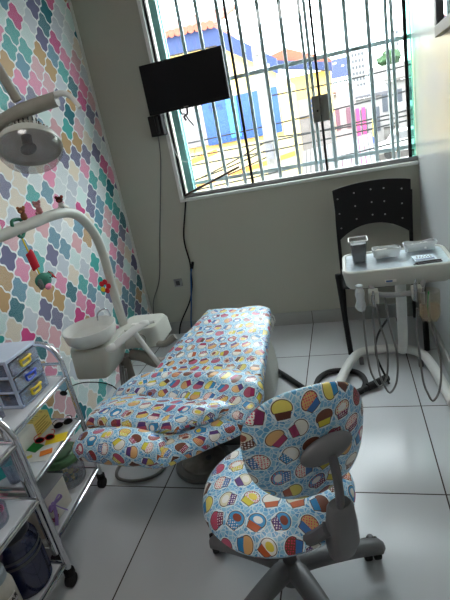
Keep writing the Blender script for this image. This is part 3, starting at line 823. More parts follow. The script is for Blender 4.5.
stack(bm, [rrect(-1.26, -1.03, 1.99, 2.2, .03, .49), rrect(-1.265, -1.015, 1.98, 2.21, .04, .5), rrect(-1.26, -1.02, 1.985, 2.205, .04, .58), rrect(-1.25, -1.03, 1.995, 2.195, .04, .6), rrect(-1.22, -1.05, 2.02, 2.17, .03, .605)])
obj('rear_housing', bm, M['cream'], su)
bm = BM(); box2(bm, (-1.18, 2.04, .6055), (-1.14, 2.065, .608)); obj('sticker', bm, M['paperw'], su)
bm = BM(); cyl(bm, (-1.11, 1.99, .545), (-1.11, 1.979, .545), .03, 24); dk = obj('round_cover', bm, M['creamd'], su)
bm = BM(); cyl(bm, (-1.11, 1.984, .545), (-1.11, 1.977, .545), .027, 24); obj('cover_face', bm, M['cream'], dk)
bm = BM()
tube(bm, [(-1.04, 1.93, .655), (-1.09, 1.87, .64), (-1.165, 1.79, .60)], .034, 16, 4, True, .38); ell(bm, (-1.165, 1.79, .60), (.034, .034, .02)); ell(bm, (-1.04, 1.93, .655), (.03, .03, .016)); tube(bm, [(-1.04, 1.93, .655), (-.99, 1.95, .655)], .009, 8, 0)
obj('assistant_arm', bm, M['offwhite'], su)
bm = BM(); tube(bm, [(-1.08, 1.885, .63), (-1.05, 1.91, .52), (-1.0, 1.92, .40), (-.97, 1.92, .34)], .016, 12, 5, True, .7); obj('support_strut', bm, M['offwhite'], su)
bm = BM(); tube(bm, [(-1.2, 2.0, .45), (-1.13, 1.99, .44), (-1.06, 1.99, .40), (-.98, 2.02, .37)], .03, 12); tube(bm, [(-1.1, 2.02, .52), (-1.0, 2.0, .5), (-.93, 2.02, .53)], .018, 10); obj('link_arm', bm, M['creamd'], su)
bm = BM()
for k in range(3): tube(bm, [(-1.2 - .03 * k, 1.9 + .03 * k, .42), (-1.215 - .02 * k, 1.9, .25), (-1.19 - .03 * k, 1.93, .08), (-1.2, 2.0 + .02 * k, .04)], .007, 8)
obj('waste_tube', bm, M['greyl'], su)
bm = BM(); tube(bm, [(-1.47, 1.72, .40), (-1.42, 1.73, .43), (-1.34, 1.76, .43), (-1.24, 1.8, .38), (-1.22, 1.84, .25), (-1.22, 1.88, .1), (-1.24, 1.92, .02)], .003, 7); ell(bm, (-1.475, 1.72, .395), (.022, .01, .014))
tag(obj('plug_cable', bm, M['black']), 'thin black cable with a plug arching under the spittoon bowl', 'cable')

# ------------------------------------------------------------------ operating lamp and its arm
la = thing('operating_lamp', 'old cream dental operating lamp on a long curved arm above the spittoon', 'lamp', (-1.25, 2.06, .6))
pole = [(-1.235, 2.07, .52), (-1.24, 2.07, .7), (-1.252, 2.09, .88), (-1.252, 2.09, 1.0), (-1.245, 2.05, 1.125), (-1.242, 1.965, 1.225), (-1.243, 1.87, 1.268), (-1.25, 1.76, 1.277), (-1.275, 1.63, 1.27), (-1.3, 1.52, 1.262), (-1.33, 1.38, 1.255), (-1.35, 1.24, 1.25)]
bm = BM(); tube(bm, pole, .0235, 18, 7); obj('arm', bm, M['cream'], la)
bm = BM(); tube(bm, [(-1.35, 1.24, 1.19), (-1.35, 1.24, 1.62), (-1.33, 1.28, 1.95), (-1.26, 1.42, 2.02), (-1.18, 1.57, 2.01)], .022, 14); obj('upper_arm', bm, M['cream'], la)
LC = V((-1.10, 1.55, 1.70)) # cross point
bm = BM(); tube(bm, [(-1.175, 1.56, 2.03), (-1.17, 1.57, 1.93), (-1.15, 1.585, 1.83), (-1.125, 1.60, 1.72)], .017, 14); ell(bm, (-1.17, 1.57, 1.975), (.03, .03, .04)); obj('hanger_post', bm, M['creamd'], la)
bm = BM(); tube(bm, [(-1.24, 1.57, 1.648), (-1.13, 1.60, 1.683), (-.985, 1.63, 1.70)], .0265, 20, 4); obj('cross_tube', bm, M['creamd'], la)
bm = BM(); tube(bm, [(-1.0, 1.63, 1.708), (-.965, 1.63, 1.715), (-.93, 1.63, 1.70), (-.895, 1.62, 1.652)], [.013, .008], 10); obj('handle', bm, M['offwhite'], la)
dn = V((.22, -.5, -.85)).normalized() # beam direction
ax = dn
zr = V((0, 0, 1)).rotation_difference(-ax).to_matrix()
hc_ = V((-1.13, 1.60, 1.588))
bm = BM(); lathe(bm, hc_, [(0, .098), (.04, .098), (.045, .03), (.05, .015)], 28, zr); hd = obj('neck', bm, M['creamd'], la)
bm = BM()
for k in range(18):
    a = 2 * PI * k / 18
    p = hc_ + zr @ V((math.cos(a) * .049, math.sin(a) * .049, .047)); box(bm, p, (.004, .004, .036), zr)
obj('vent_slots', bm, M['black'], hd)
bm = BM(); lathe(bm, hc_, [(.02, .03), (.05, .024), (.085, .008), (.108, -.012), (.117, -.03), (.119, -.042), (.115, -.044), (.112, -.03), (.1, -.014), (.07, .004), (.03, .012), (0, .012)], 48, zr); obj('lamp_head', bm, M['cream'], la)
bm = BM()
for k in range(40):
    a = 2 * PI * k / 40; p = hc_ + zr @ V((math.cos(a) * .09, math.sin(a) * .09, .006)); box(bm, p, (.006, .006, .01), zr)
obj('ridges', bm, M['creamd'], la)
bm = BM(); lathe(bm, hc_, [(0, .006), (.05, .0), (.085, -.016), (.105, -.034)], 36, zr); obj('reflector', bm, plain(206, 204, 202, .35, .3, var=.1), la)
bm = BM(); lathe(bm, hc_, [(.117, -.042), (.114, -.066), (.096, -.092), (.055, -.11), (0, -.115)], 40, zr); obj('lens_cover', bm, MG['lens'], la)
bm = BM(); tube(bm, [hc_ + zr @ V((.0, -.01, .006)), hc_ + zr @ V((.0, -.01, -.045))], .019, 14, 0); ell(bm, hc_ + zr @ V((0, -.01, -.05)), (.033, .024, .02), zr); obj('bulb_shield', bm, M['greyd'], la)

# ------------------------------------------------------------------ clip-on toys on the lamp arm
def toy(name, label, p, body, head, ears, s=1.0, snout=None, horns=False, spots=None, stub=False):
    t = thing(name, label, 'toy', p, None)
    p = V(p)
    bm = BM(); ell(bm, p + V((0, 0, .014 * s)), (.013 * s, .011 * s, .017 * s)); ell(bm, p + V((.012 * s, -.006, .008 * s)), (.007 * s, .006 * s, .006 * s)); ell(bm, p + V((-.008 * s, -.01, .006 * s)), (.007 * s, .006 * s, .006 * s))
    obj('body', bm, body, t)
    bm = BM(); hp_ = p + V((.0, -.004, .038 * s)); ell(bm, hp_, (.015 * s, .013 * s, .013 * s)); h = obj('head', bm, head, t)
    bm = BM()
    for sx in (-1, 1): ell(bm, hp_ + V((sx * .013 * s, .002, .010 * s)), (.007 * s, .004 * s, .007 * s))
    obj('ears', bm, ears, h)
    bm = BM(); ell(bm, hp_ + V((.004 * s, -.012 * s, -.003 * s)), (.007 * s, .006 * s, .005 * s)); obj('snout', bm, snout or ears, h)
    bm = BM()
    for sx in (-1, 1): ell(bm, hp_ + V((sx * .006 * s, -.012 * s, .004 * s)), (.0018, .0018, .0018), seg=8, rings=6)
    obj('eyes', bm, M['black'], h)
    if horns:
        bm = BM()
        for sx in (-1, 1): tube(bm, [hp_ + V((sx * .005, 0, .008)), hp_ + V((sx * .007, 0, .024))], .0022, 6, 0)
        obj('horns', bm, M['brownd'], h)
    return t
tg = None
toy('toy_giraffe', 'brown spotted toy animal with little horns, leftmost clipped on the lamp arm', (-1.312, 1.49, 1.283), M['paperw'], plain(168, 92, 60, .9, var=.6, scale=150), M['brownd'], 1.25, horns=True)
toy('toy_bear', 'light brown toy bear clipped on the lamp arm beside the green strap', (-1.275, 1.615, 1.292), M['brown'], M['brown'], plain(176, 116, 74, .9), 1.05)
toy('toy_pig', 'pink fuzzy toy animal clipped on the lamp arm, third from the left', (-1.258, 1.70, 1.298), M['pinkf'], M['pinkf'], plain(222, 160, 160, .9), 1.05)
toy('toy_puppy', 'white and dark brown toy animal clipped on the top of the lamp arm bend', (-1.243, 1.845, 1.290), M['paperw'], M['brownd'], plain(150, 60, 46, .9), 1.1)

ht = thing('hanging_toy', 'green soft elephant rattle with red cylinder hanging from the lamp arm', 'toy', (-1.26, 1.6, 1.02))
hx, hy = -1.285, 1.575
bm = BM(); tube(bm, [(hx + .0, hy - .033, 1.265), (hx, hy - .028, 1.30), (hx, hy, 1.304), (hx, hy + .028, 1.295), (hx, hy + .032, 1.262), (hx, hy, 1.23), (hx, hy - .033, 1.265)], .007, 8, 4); obj('strap', bm, M['dgreen'], ht)
bm = BM(); tube(bm, [(hx, hy, 1.232), (hx + .002, hy, 1.2), (hx + .006, hy + .005, 1.15)], .0035, 6); obj('cord', bm, M['yelh'], ht)
bm = BM(); tube(bm, [(hx + .012, hy + .01, 1.09), (hx + .015, hy + .012, 1.05)], .0035, 6); obj('cord', bm, M['yelh'], ht)
bm = BM(); tube(bm, [(hx + .003, hy + .003, 1.165), (hx + .006, hy + .005, 1.155), (hx + .01, hy + .008, 1.10), (hx + .012, hy + .009, 1.09)], .017, 16, 3); obj('rattle', bm, M['red'], ht)
ec = V((hx + .022, hy + .012, 1.035))
bm = BM(); ell(bm, ec, (.03, .04, .032)); tube(bm, [ec + V((0, .03, .008)), ec + V((.004, .055, .012)), ec + V((.004, .062, -.006))], [.014, .006], 10)
eb = obj('elephant_body', bm, M['tgreen'], ht)
bm = BM(); ell(bm, ec + V((.012, -.038, -.006)), (.008, .018, .024)); obj('ear', bm, plain(90, 100, 96, .9, var=.9, scale=260), eb)
bm = BM(); prism(bm, [ec + V((.006, .036, .03)), ec + V((.006, .06, .006)), ec + V((.006, .074, -.018)), ec + V((.006, .05, .002))], (.008, 0, 0)); obj('felt_tip', bm, M['red'], eb, bevel=.002)
bm = BM(); ell(bm, ec + V((.026, -.014, -.022)), (.008, .02, .01)); ell(bm, ec + V((.01, .005, -.034)), (.012, .014, .01)); obj('felt_patch', bm, M['pink'], eb)
bm = BM(); ell(bm, ec + V((.028, .012, .006)), (.003, .003, .003), seg=8, rings=6); obj('eye', bm, M['black'], eb)
fb = thing('toy_flower', 'small red and yellow soft flower tied to the foot of the lamp arm', 'toy', (-1.25, 2.04, .8))
fc = V((-1.265, 2.045, .84))
bm = BM()
for k in range(5):
    a = 2 * PI * k / 5; ell(bm, fc + V((math.cos(a) * .02, -.004, math.sin(a) * .026)), (.014, .008, .015))
obj('petals', bm, M['red'], fb)
bm = BM(); ell(bm, fc + V((-.012, -.012, -.012)), (.012, .007, .014)); obj('flower_centre', bm, M['yelh'], fb)

# ------------------------------------------------------------------ steel trolleys
def trolley(label, xa, xb, y0, y1, shelves, zt, dx=.0):
    """front (room side) legs at x=xa(at y0), xb(at y1); back legs .29 nearer the wall"""
    t = thing('steel_trolley', label, 'trolley', ((xa + xb) / 2 - .14, (y0 + y1) / 2, 0))
    wdt = .285; r = .0115
    for x, y in ((xa, y0), (xb, y1)):
        bm = BM()
        tube(bm, [(x, y, .05), (x, y, .3), (x, y, zt - .12), (x - .006, y, zt - .07), (x - .03, y, zt - .025), (x - .075, y, zt), (x - wdt / 2, y, zt), (x - wdt + .075, y, zt), (x - wdt + .03, y, zt - .025), (x - wdt + .006, y, zt - .07), (x - wdt, y, zt - .12), (x - wdt, y, .3), (x - wdt, y, .05)], r, 14, 6)
        obj('end_frame', bm, M['chrome'], t)
        for z in shelves + (zt - .1,):
            bm = BM(); tube(bm, [(x, y, z), (x - wdt, y, z)], .007, 10, 0); obj('cross_rail', bm, M['chrome'], t)
        for xx in (x, x - wdt):
            bm = BM(); cyl(bm, (xx - .013, y - .008, .026), (xx + .013, y - .008, .026), .026, 20); cs = obj('caster', bm, M['rubber'], t, bevel=.004)
            bm = BM(); lathe(bm, (xx, y - .002, .0), [(0, .05), (.02, .05), (.02, .068), (.0, .07)], 14); obj('caster_collar', bm, M['black'], cs)
    for z in shelves:
        bm = BM(); e = .012
        prism(bm, [(xa - e, y0 + e, z - .006), (xb - e, y1 - e, z - .006), (xb - wdt + e, y1 - e, z - .006), (xa - wdt + e, y0 + e, z - .006)], (0, 0, .014)); s = obj('shelf', bm, plain(214, 216, 220, .22, var=.08, scale=6), t, bevel=.002)
        for o_ in (0, -wdt):
            bm = BM(); tube(bm, [(xa + o_, y0, z), (xb + o_, y1, z)], .008, 10, 0); obj('edge_rail', bm, M['chrome'], s)
    return t
ZA = (.105, .385, .61)
trolley('chrome trolley beside the wallpaper holding the plastic drawers and sunglasses', -1.21, -1.25, 1.07, 1.51, ZA, .775)
ZB = (.1, .405, .64)
trolley('chrome trolley at the lower left corner, nearest the camera, holding the jars', -1.12, -1.12, .50, 1.018, ZB, .745)

# drawer unit on the far trolley
du = thing('drawer_unit', 'small milky plastic drawer tower with yellow and blue handles on the far trolley', 'drawers', (-1.38, 1.35, .62))
T0 = .6195
bm = BM()
ux0, ux1, uy0, uy1 = -1.478, -1.283, 1.255, 1.43
box2(bm, (ux0, uy0, T0), (ux1, uy1, T0 + .008)); box2(bm, (ux0 - .003, uy0 - .003, T0 + .196), (ux1 + .003, uy1 + .003, T0 + .21))
for z in (.066, .13): box2(bm, (ux0, uy0, T0 + z), (ux1, uy1, T0 + z + .006))
box2(bm, (ux0, uy0, T0), (ux0 + .006, uy1, T0 + .2)); box2(bm, (ux0, uy1 - .008, T0), (ux1, uy1, T0 + .2)); 
for x in (ux1 - .014, ux0 + .0, (ux0 + ux1) / 2 - .007): box2(bm, (x, uy0, T0), (x + .014, uy0 + .008, T0 + .2))
obj('carcass', bm, plain(206, 218, 240, .3), du, smooth=False, bevel=.0015)
for k, hm in enumerate((M['yelh'], M['blueh'], M['yelh'])):
    z0 = T0 + .01 + k * .0645; bm = BM()
    box2(bm, (ux0 + .01, uy0 + .01, z0), (ux1 + .008, uy1 - .01, z0 + .003)); box2(bm, (ux1 + .004, uy0 + .008, z0), (ux1 + .01, uy1 - .01, z0 + .052)); box2(bm, (ux0 + .01, uy0 + .01, z0), (ux1, uy0 + .013, z0 + .045))
    dr = obj('drawer', bm, MG['plastic'], du, smooth=False)
    bm = BM(); cy, cz = (uy0 + uy1) / 2, z0 + .028
    q = [(ux1 + .012, cy - .026, cz + .01), (ux1 + .024, cy - .022, cz + .014), (ux1 + .026, cy, cz + .014), (ux1 + .024, cy + .022, cz + .014), (ux1 + .012, cy + .026, cz + .01), (ux1 + .012, cy + .024, cz - .012), (ux1 + .013, cy, cz - .014), (ux1 + .012, cy - .024, cz - .012), (ux1 + .012, cy - .026, cz + .01)]
    tube(bm, q, .005, 8, 3); obj('handle', bm, hm, dr)
    bm = BM()
    for n_ in range(7): box(bm, (random.uniform(ux0 + .04, ux1 - .02), random.uniform(uy0 + .03, uy1 - .03), z0 + .014), (.04, .012, .018), rz(random.uniform(0, 180)))
    obj('contents', bm, [plain(196, 150, 140, .6, var=.5, scale=60), plain(120, 110, 130, .6, var=.5, scale=60), plain(206, 150, 60, .6, var=.4, scale=40)][(k + 2) % 3], dr)

t = thing('clear_organizer', 'clear plastic organizer box beside the drawer tower', 'organizer', (-1.4, 1.16, T0))
bm = BM(); a = (-1.46, 1.10, T0); b = (-1.33, 1.21, T0 + .05)
box2(bm, a, (b[0], b[1], T0 + .003))
for p, q in (((a[0], a[1], T0), (a[0] + .003, b[1], b[2])), ((b[0] - .003, a[1], T0), (b[0], b[1], b[2])), ((a[0], a[1], T0), (b[0], a[1] + .003, b[2])), ((a[0], b[1] - .003, T0), (b[0], b[1], b[2])), ((-1.4, a[1], T0), (-1.397, b[1], b[2]))): box2(bm, p, q)
obj('box_walls', bm, MG['plastic'], t, smooth=False)
bm = BM()
for k in range(6): ell(bm, (-1.44 + .02 * k, 1.13 + .022 * (k % 3), T0 + .03), (.014, .014, .022), seg=12, rings=8)
obj('cotton_rolls', bm, M['paperw'], t)

# middle shelf of the far trolley
T1 = .3945
cb = thing('cardboard_box', 'yellow and white printed cardboard box lying on the middle trolley shelf', 'box', (-1.43, 1.37, T1))
bm = BM(); box2(bm, (-1.475, 1.22, T1), (-1.375, 1.365, T1 + .075)); obj('white_half', bm, M['paperw'], cb, smooth=False, bevel=.001)
bm = BM(); box2(bm, (-1.475, 1.365, T1), (-1.375, 1.47, T1 + .075)); obj('yellow_half', bm, plain(222, 196, 104, .6), cb, smooth=False, bevel=.001)
bm = BM()
for k in range(5): box2(bm, (-1.465, 1.375, T1 + .0752), (-1.385, 1.378, T1 + .0756)); box2(bm, (-1.468 + .0, 1.385 + .016 * k, T1 + .0752), (-1.39 - .01 * (k % 2), 1.389 + .016 * k, T1 + .0758)); box2(bm, (-1.3745, 1.37, T1 + .012 + .012 * k), (-1.3742, 1.46 - .012 * (k % 3), T1 + .016 + .012 * k))
obj('print_lines', bm, plain(150, 120, 40, .6), cb)
def glasses(label, x, y, z, a, frame, lens, tilt=0):
    t = thing('sunglasses', label, 'sunglasses', (x, y, z))
    T = Matrix.Translation((x, y, z)) @ Matrix.Rotation(math.radians(a), 4, 'Z') @ Matrix.Scale(.62, 4)
    bm = BM(); 
    for s in (-1, 1):
        pts = [V((s * .034 + .03 * math.cos(q) * (1 - .1 * math.sin(q)), -.003, .023 + .02 * math.sin(q))) for q in [2 * PI * k / 20 for k in range(21)]]
        tube(bm, pts, .0035, 8, 0, False)
        tube(bm, [(s * .064, 0, .034), (s * .068, .03, .034), (s * .05, .1, .012), (s * .035, .115, .004)], .0028, 6)
    tube(bm, [(-.008, -.002, .028), (0, -.003, .031), (.008, -.002, .028)], .003, 6)
    bm.transform(T); obj('frame', bm, frame, t)
    for s in (-1, 1):
        bm = BM(); ell(bm, (s * .034, -.002, .023), (.028, .002, .0185)); bm.transform(T); obj('lens', bm, lens, t)
glasses('black sunglasses at the far end of the middle trolley shelf', -1.30, 1.45, T1, 100 - 60, M['black'], M['blackg'])
glasses('red and yellow framed sunglasses on the coloured papers', -1.315, 1.335, T1 + .008, 62 - 30, M['red'], M['blackg'])
for k, (x, y, w, d, a, mt, lb) in enumerate([(-1.31, 1.29, .13, .15, 8, 'paperw', 'white sheet of paper spread under the coloured cards'), (-1.28, 1.36, .09, .06, 24, 'yelh', 'yellow card under the red sunglasses'), (-1.35, 1.30, .07, .05, -14, 'green', 'green card lying beside the cardboard box'), (-1.27, 1.27, .05, .035, 30, 'orange', 'small orange card at the front of the middle shelf'), (-1.34, 1.23, .05, .02, 40, 'yel2', 'small pale yellow card strip on the white sheet')]):
    bm = BM(); box(bm, (x, y, T1 + .001 + .0012 * k), (w, d, .001), rz(a)); tag(obj('paper_card', bm, M[mt]), lb, 'card')
tt = thing('teal_tub', 'round teal plastic tub with a white rim at the near end of the middle shelf', 'tub', (-1.40, 1.15, T1))
bm = BM(); lathe(bm, (-1.405, 1.15, T1), [(0, 0), (.05, 0), (.058, .05), (.06, .055), (.054, .055), (.046, .006), (0, .006)], 30); obj('tub', bm, M['tealtub'], tt)
bm = BM(); lathe(bm, (-1.405, 1.15, T1 + .056), [(0, 0), (.058, 0), (.052, .03), (.03, .045), (0, .048)], 30); obj('lid', bm, MG['clearp'], tt)
bm = BM(); lathe(bm, (-1.30, 1.12, T1), [(0, 0), (.026, 0), (.033, .085), (.03, .085), (.024, .004), (0, .004)], 24); tag(obj('clear_beaker', bm, MG['plastic']), 'small clear plastic beaker beside the teal tub', 'beaker')

# bottom shelf of the far trolley
T2 = .1145
gt = thing('candy_tub', 'clear round tub with a green lid full of coloured bits on the bottom shelf', 'tub', (-1.33, 1.42, T2))
gc = (-1.345, 1.42, T2)
bm = BM(); lathe(bm, gc, [(0, 0), (.07, 0), (.075, .01), (.084, .13), (.082, .13), (.074, .012), (0, .004)], 36); obj('tub', bm, MG['clearp'], gt)
bm = BM(); lathe(bm, gc, [(0, .162), (.055, .162), (.062, .155), (.08, .155), (.089, .146), (.089, .13), (.08, .13), (0, .134)], 36); obj('lid', bm, M['greenlid'], gt)
for n_, mt in (('green_bits', plain(60, 110, 66, .5)), ('teal_bits', plain(50, 110, 120, .5)), ('yellow_bits', plain(196, 180, 70, .5)), ('brown_bits', plain(110, 70, 50, .5))):
    bm = BM()
    for k in range(14):
        a = random.uniform(0, 2 * PI); r_ = random.uniform(.02, .05); ell(bm, (gc[0] + r_ * math.cos(a), gc[1] + r_ * math.sin(a), T2 + random.uniform(.015, .085)), (.012, .01, .008), rz(random.uniform(0, 180)), 8, 6)
    tag(obj(n_, bm, mt, gt), kind='stuff')
gb = thing('gift_box', 'white box with red flower prints and a purple ribbon on the bottom shelf', 'gift box', (-1.35, 1.2, T2))
gx0, gx1, gy0, gy1 = -1.44, -1.262, 1.1, 1.3
bm = BM(); box2(bm, (gx0, gy0, T2), (gx1, gy1, T2 + .14)); obj('box_body', bm, plain(226, 220, 206, .6), gb, smooth=False, bevel=.002)
bm = BM(); box2(bm, (gx0 - .003, gy0 - .003, T2 + .14), (gx1 + .003, gy1 + .003, T2 + .146)); obj('box_lid', bm, M['greyl'], gb, smooth=False)
bm = BM()
for k in range(7):
    p = V((gx1 + .0005, gy0 + .03 + .13 * random.random(), T2 + .02 + .1 * random.random()))
    for m_ in range(5): ell(bm, p + V((0, math.cos(m_ * 1.257) * .006, math.sin(m_ * 1.257) * .006)), (.0008, .004, .004), seg=8, rings=4)
obj('flower_prints', bm, plain(140, 40, 70, .6), gb)
bm = BM(); rb = V((gx1 + .01, gy0 + .09, T2 + .09))
for s in (-1, 1):
    tube(bm, [rb, rb + V((.012, s * .03, .02)), rb + V((.01, s * .04, .0)), rb + V((0, 0, -.002))], .006, 8, 5, True, .35)
    tube(bm, [rb, rb + V((.012, s * .02, -.04)), rb + V((.016, s * .04, -.07))], .007, 8, 5, True, .25)
ell(bm, rb, (.01, .01, .01)); obj('ribbon', bm, M['purple'], gb)

# near trolley contents
T3 = .1095
bj = thing('blue_jar', 'large dark blue plastic jar on the bottom shelf of the near trolley', 'jar', (-1.245, .93, T3))
jc = (-1.213, .932, T3)
bm = BM(); lathe(bm, jc, [(0, 0), (.074, 0), (.08, .008), (.082, .1), (.08, .19), (.066, .22), (.062, .225), (.062, .235)], 40); obj('jar_body', bm, MG['bluejar'], bj)
bm = BM(); lathe(bm, jc, [(0, .008), (.073, .01), (.076, .12), (0, .124)], 36); obj('contents', bm, M['navy'], bj)
bm = BM(); lathe(bm, jc, [(0, .258), (.062, .258), (.066, .252), (.066, .226), (0, .226)], 36); obj('lid', bm, plain(30, 36, 48, .35), bj)
bm = BM(); lathe(bm, jc, [(.0825, .138), (.0838, .144), (.0825, .15)], 40); lathe(bm, jc, [(.0822, .162), (.0835, .168), (.0822, .174)], 40); obj('ribs', bm, plain(60, 66, 76, .35), bj)
sj = thing('sugar_jar', 'pale jar with a white lettered label at the bottom left corner', 'jar', (-1.158, .772, T3))
sc_ = V((-1.158, .772, T3))
bm = BM(); lathe(bm, sc_, [(0, 0), (.05, 0), (.054, .008), (.054, .18), (.046, .2), (.042, .21), (0, .21)], 36); obj('jar_body', bm, plain(176, 172, 160, .4, var=.2, scale=30), sj)
bm = BM(); lathe(bm, sc_, [(0, .245), (.04, .245), (.046, .238), (.046, .211), (0, .211)], 30); obj('lid', bm, plain(120, 130, 134, .4), sj)
fd = V((-sc_.x, -sc_.y - .0, 0)); fd = V((.9, -.42, 0)).normalized(); sd = V((-fd.y, fd.x, 0))
bm = BM(); rows = [[], []]
for k in range(17):
    a = (k / 16 - .5) * 1.5
    p = sc_ + (fd * math.cos(a) + sd * math.sin(a)) * .0545
    for j, z in enumerate((.126, .158)): rows[j].append(bm.verts.new(p + V((0, 0, z))))
for k in range(16): bm.faces.new((rows[0][k], rows[0][k + 1], rows[1][k + 1], rows[1][k]))
bmesh.ops.solidify(bm, geom=bm.faces[:], thickness=.0005)
lb = obj('label_strip', bm, M['paperw'], sj)
for k, chh in enumerate('AÇÚCAR'):
    a = (k - 2.5) * .27
    nrm = fd * math.cos(a) + sd * math.sin(a); tx = -fd * math.sin(a) + sd * math.cos(a)
    bm = text_bm(chh, .021, frame_mtx(sc_ + nrm * .0556 + V((0, 0, .142)), tx, (0, 0, 1)))
    obj('letter', bm, M['black'], lb, smooth=False)
T4 = .4145
for k, (x, y, r_, h) in enumerate([(-1.215, .90, .055, .05), (-1.24, .78, .05, .06)]):
    t = thing('coil_cup', ('clear plastic cup with pink and green coils on the near trolley, closest to the post', 'clear plastic cup with pink and green coils at the left picture edge')[k], 'cup', (x, y, T4))
    bm = BM(); lathe(bm, (x, y, T4), [(0, 0), (r_ * .9, 0), (r_, h), (r_ * .96, h), (r_ * .86, .004), (0, .004)], 28); obj('cup', bm, MG['plastic'], t)
    for c_, rr_ in ((M['pink'], .8), (plain(60, 160, 130, .5), .5)):
        bm = BM(); tube(bm, [(x + r_ * rr_ * math.cos(q * .7), y + r_ * rr_ * math.sin(q * .7), T4 + .008 + .0011 * q) for q in range(34)], .0022, 6, 2); obj('coil', bm, c_, t)

# ------------------------------------------------------------------ outside the window
def stru_slope():
    bm = BM()
    pts = [(-14, 4.2, -3.0), (30, 4.2, -3.0), (30, 9, -2.2), (-14, 9, -2.2), (-14, 20, -.6), (30, 20, -.3), (-14, 60, 1.2), (40, 60, 2.2), (-60, 160, 2), (90, 160, 3)]
    v = [bm.verts.new(p) for p in pts]
    for f in ((0, 1, 2, 3), (3, 2, 5, 4), (4, 5, 7, 6), (6, 7, 9, 8)): bm.faces.new([v[i] for i in f])
    bmesh.ops.solidify(bm, geom=bm.faces[:], thickness=.2)
    return bm
o = struct('ground', stru_slope(), plain(98, 93, 88, .9, var=.3, scale=1.5))
OY = 9.0
yl = plain(206, 172, 96, .8, var=.05, scale=2); cr_ = plain(168, 150, 104, .8, var=.05, scale=2); bl = plain(26, 62, 124, .7, var=.1, scale=3); bl2 = plain(50, 120, 170, .7, var=.06)
fas = plain(24, 42, 84, .7, var=.1, scale=3); terr = plain(140, 74, 56, .8, var=.2, scale=8); gw = plain(120, 116, 116, .7); orr = plain(200, 120, 36, .8)
ha = thing('yellow_house', 'yellow house with blue fascia and terracotta roof tiles across the street', 'house', (-2.6, OY + 2, -2.2))
bm = BM(); prism(bm, [(-6, OY, -2.5), (-6, OY, 3.1), (-1.97, OY, 3.05), (-1.0, OY, 2.35), (-1.0, OY, -2.5)], (0, 4, 0)); obj('wall', bm, yl, ha, smooth=False)
bm = BM(); prism(bm, [(-6.1, OY - .15, 3.1), (-6.1, OY - .15, 3.42), (-1.95, OY - .15, 3.26), (-.95, OY - .15, 2.55), (-.95, OY - .15, 2.3), (-1.97, OY - .15, 2.98)], (0, .15, 0)); obj('fascia', bm, fas, ha, smooth=False)
bm = BM()
for k in range(34): tube(bm, [(-6 + .122 * k, OY - .25, 3.44 - .0047 * k), (-6 + .122 * k, OY + 2.2, 4.0)], .065, 8, 0)
box2(bm, (-6.1, OY - .1, 3.2), (-1.95, OY + 2.2, 3.36)); obj('roof_tiles', bm, terr, ha)
bm = BM(); box2(bm, (-2.45, OY - .06, 1.34), (-1.02, OY - .001, 2.12)); bw = obj('blue_wall_band', bm, bl, ha, smooth=False)
bm = BM(); box2(bm, (-1.98, OY - .08, 1.4), (-1.78, OY - .061, 2.12)); box2(bm, (-1.3, OY - .08, 1.5), (-1.22, OY - .061, 2.08)); obj('light_blue_panel', bm, bl2, bw, smooth=False)
bm = BM(); box2(bm, (-3.6, OY - .05, 1.36), (-2.46, OY - .001, 2.16)); sh = obj('roller_shutter', bm, gw, ha, smooth=False)
bm = BM()
for k in range(14): box2(bm, (-3.6 + .08 * k, OY - .062, 1.36), (-3.57 + .08 * k, OY - .051, 2.16))
obj('shutter_ribs', bm, plain(120, 112, 116, .7), sh, smooth=False)
bm = text_bm('RTB', .15, frame_mtx((-2.2, OY - .072, 1.98), (1, 0, 0), (0, 0, 1)), .003); obj('lettering', bm, plain(24, 48, 120, .6), bw, smooth=False)
t = thing('low_wall', 'cream street wall with orange stripes in front of the blue painted shop', 'wall', (-2.5, 8, -2.5))
bm = BM(); box2(bm, (-5, 8.3, -2.6), (-.75, 8.5, 1.27)); obj('wall_face', bm, cr_, t, smooth=False)
bm = BM(); prism(bm, [(-3.0, 8.29, 1.02), (-3.0, 8.29, 1.12), (-2.15, 8.29, 1.27), (-2.15, 8.29, 1.2)], (0, .02, 0)); prism(bm, [(-2.9, 8.29, .62), (-2.9, 8.29, .68), (-.78, 8.29, 1.0), (-.78, 8.29, .92)], (0, .02, 0)); obj('stripe', bm, orr, t, smooth=False)
bm = BM()
for k in range(2):
    for i in range(7): box2(bm, (-2.78 + k * .3 + i * .035, 8.28, .3), (-2.77 + k * .3 + i * .035, 8.295, .58))
    for i in range(6): box2(bm, (-2.79 + k * .3, 8.28, .32 + i * .045), (-2.55 + k * .3, 8.295, .33 + i * .045))
obj('vent_grid', bm, M['greyd'], t, smooth=False)
t = thing('yellow_annex', 'lower yellow building with blue roof edge and blue shutters right of the utility pole', 'building', (-.7, 14.5, -2))
bm = BM(); box2(bm, (-1.4, 14, -2.0), (-.1, 16, 2.62)); obj('wall', bm, yl, t, smooth=False)
bm = BM(); prism(bm, [(-1.9, 13.7, 3.0), (-1.9, 13.7, 3.2), (-.05, 13.7, 2.75), (-.05, 13.7, 2.55)], (0, .3, 0)); obj('roof_edge', bm, fas, t, smooth=False)
bm = BM(); prism(bm, [(-1.9, 13.8, 3.2), (-1.2, 13.8, 3.34), (-.05, 13.8, 2.85), (-.05, 13.8, 2.75)], (0, 2.2, 0)); obj('roof', bm, terr, t, smooth=False)
bm = BM(); box2(bm, (-1.4, 13.9, -2), (-.1, 13.93, 1.5)); obj('lower_wall', bm, plain(110, 106, 108, .8, var=.3, scale=4), t, smooth=False)
bm = BM(); box2(bm, (-1.4, 13.95, 1.52), (-.78, 14, 2.0)); obj('shutter', bm, gw, t, smooth=False)
bm = BM()
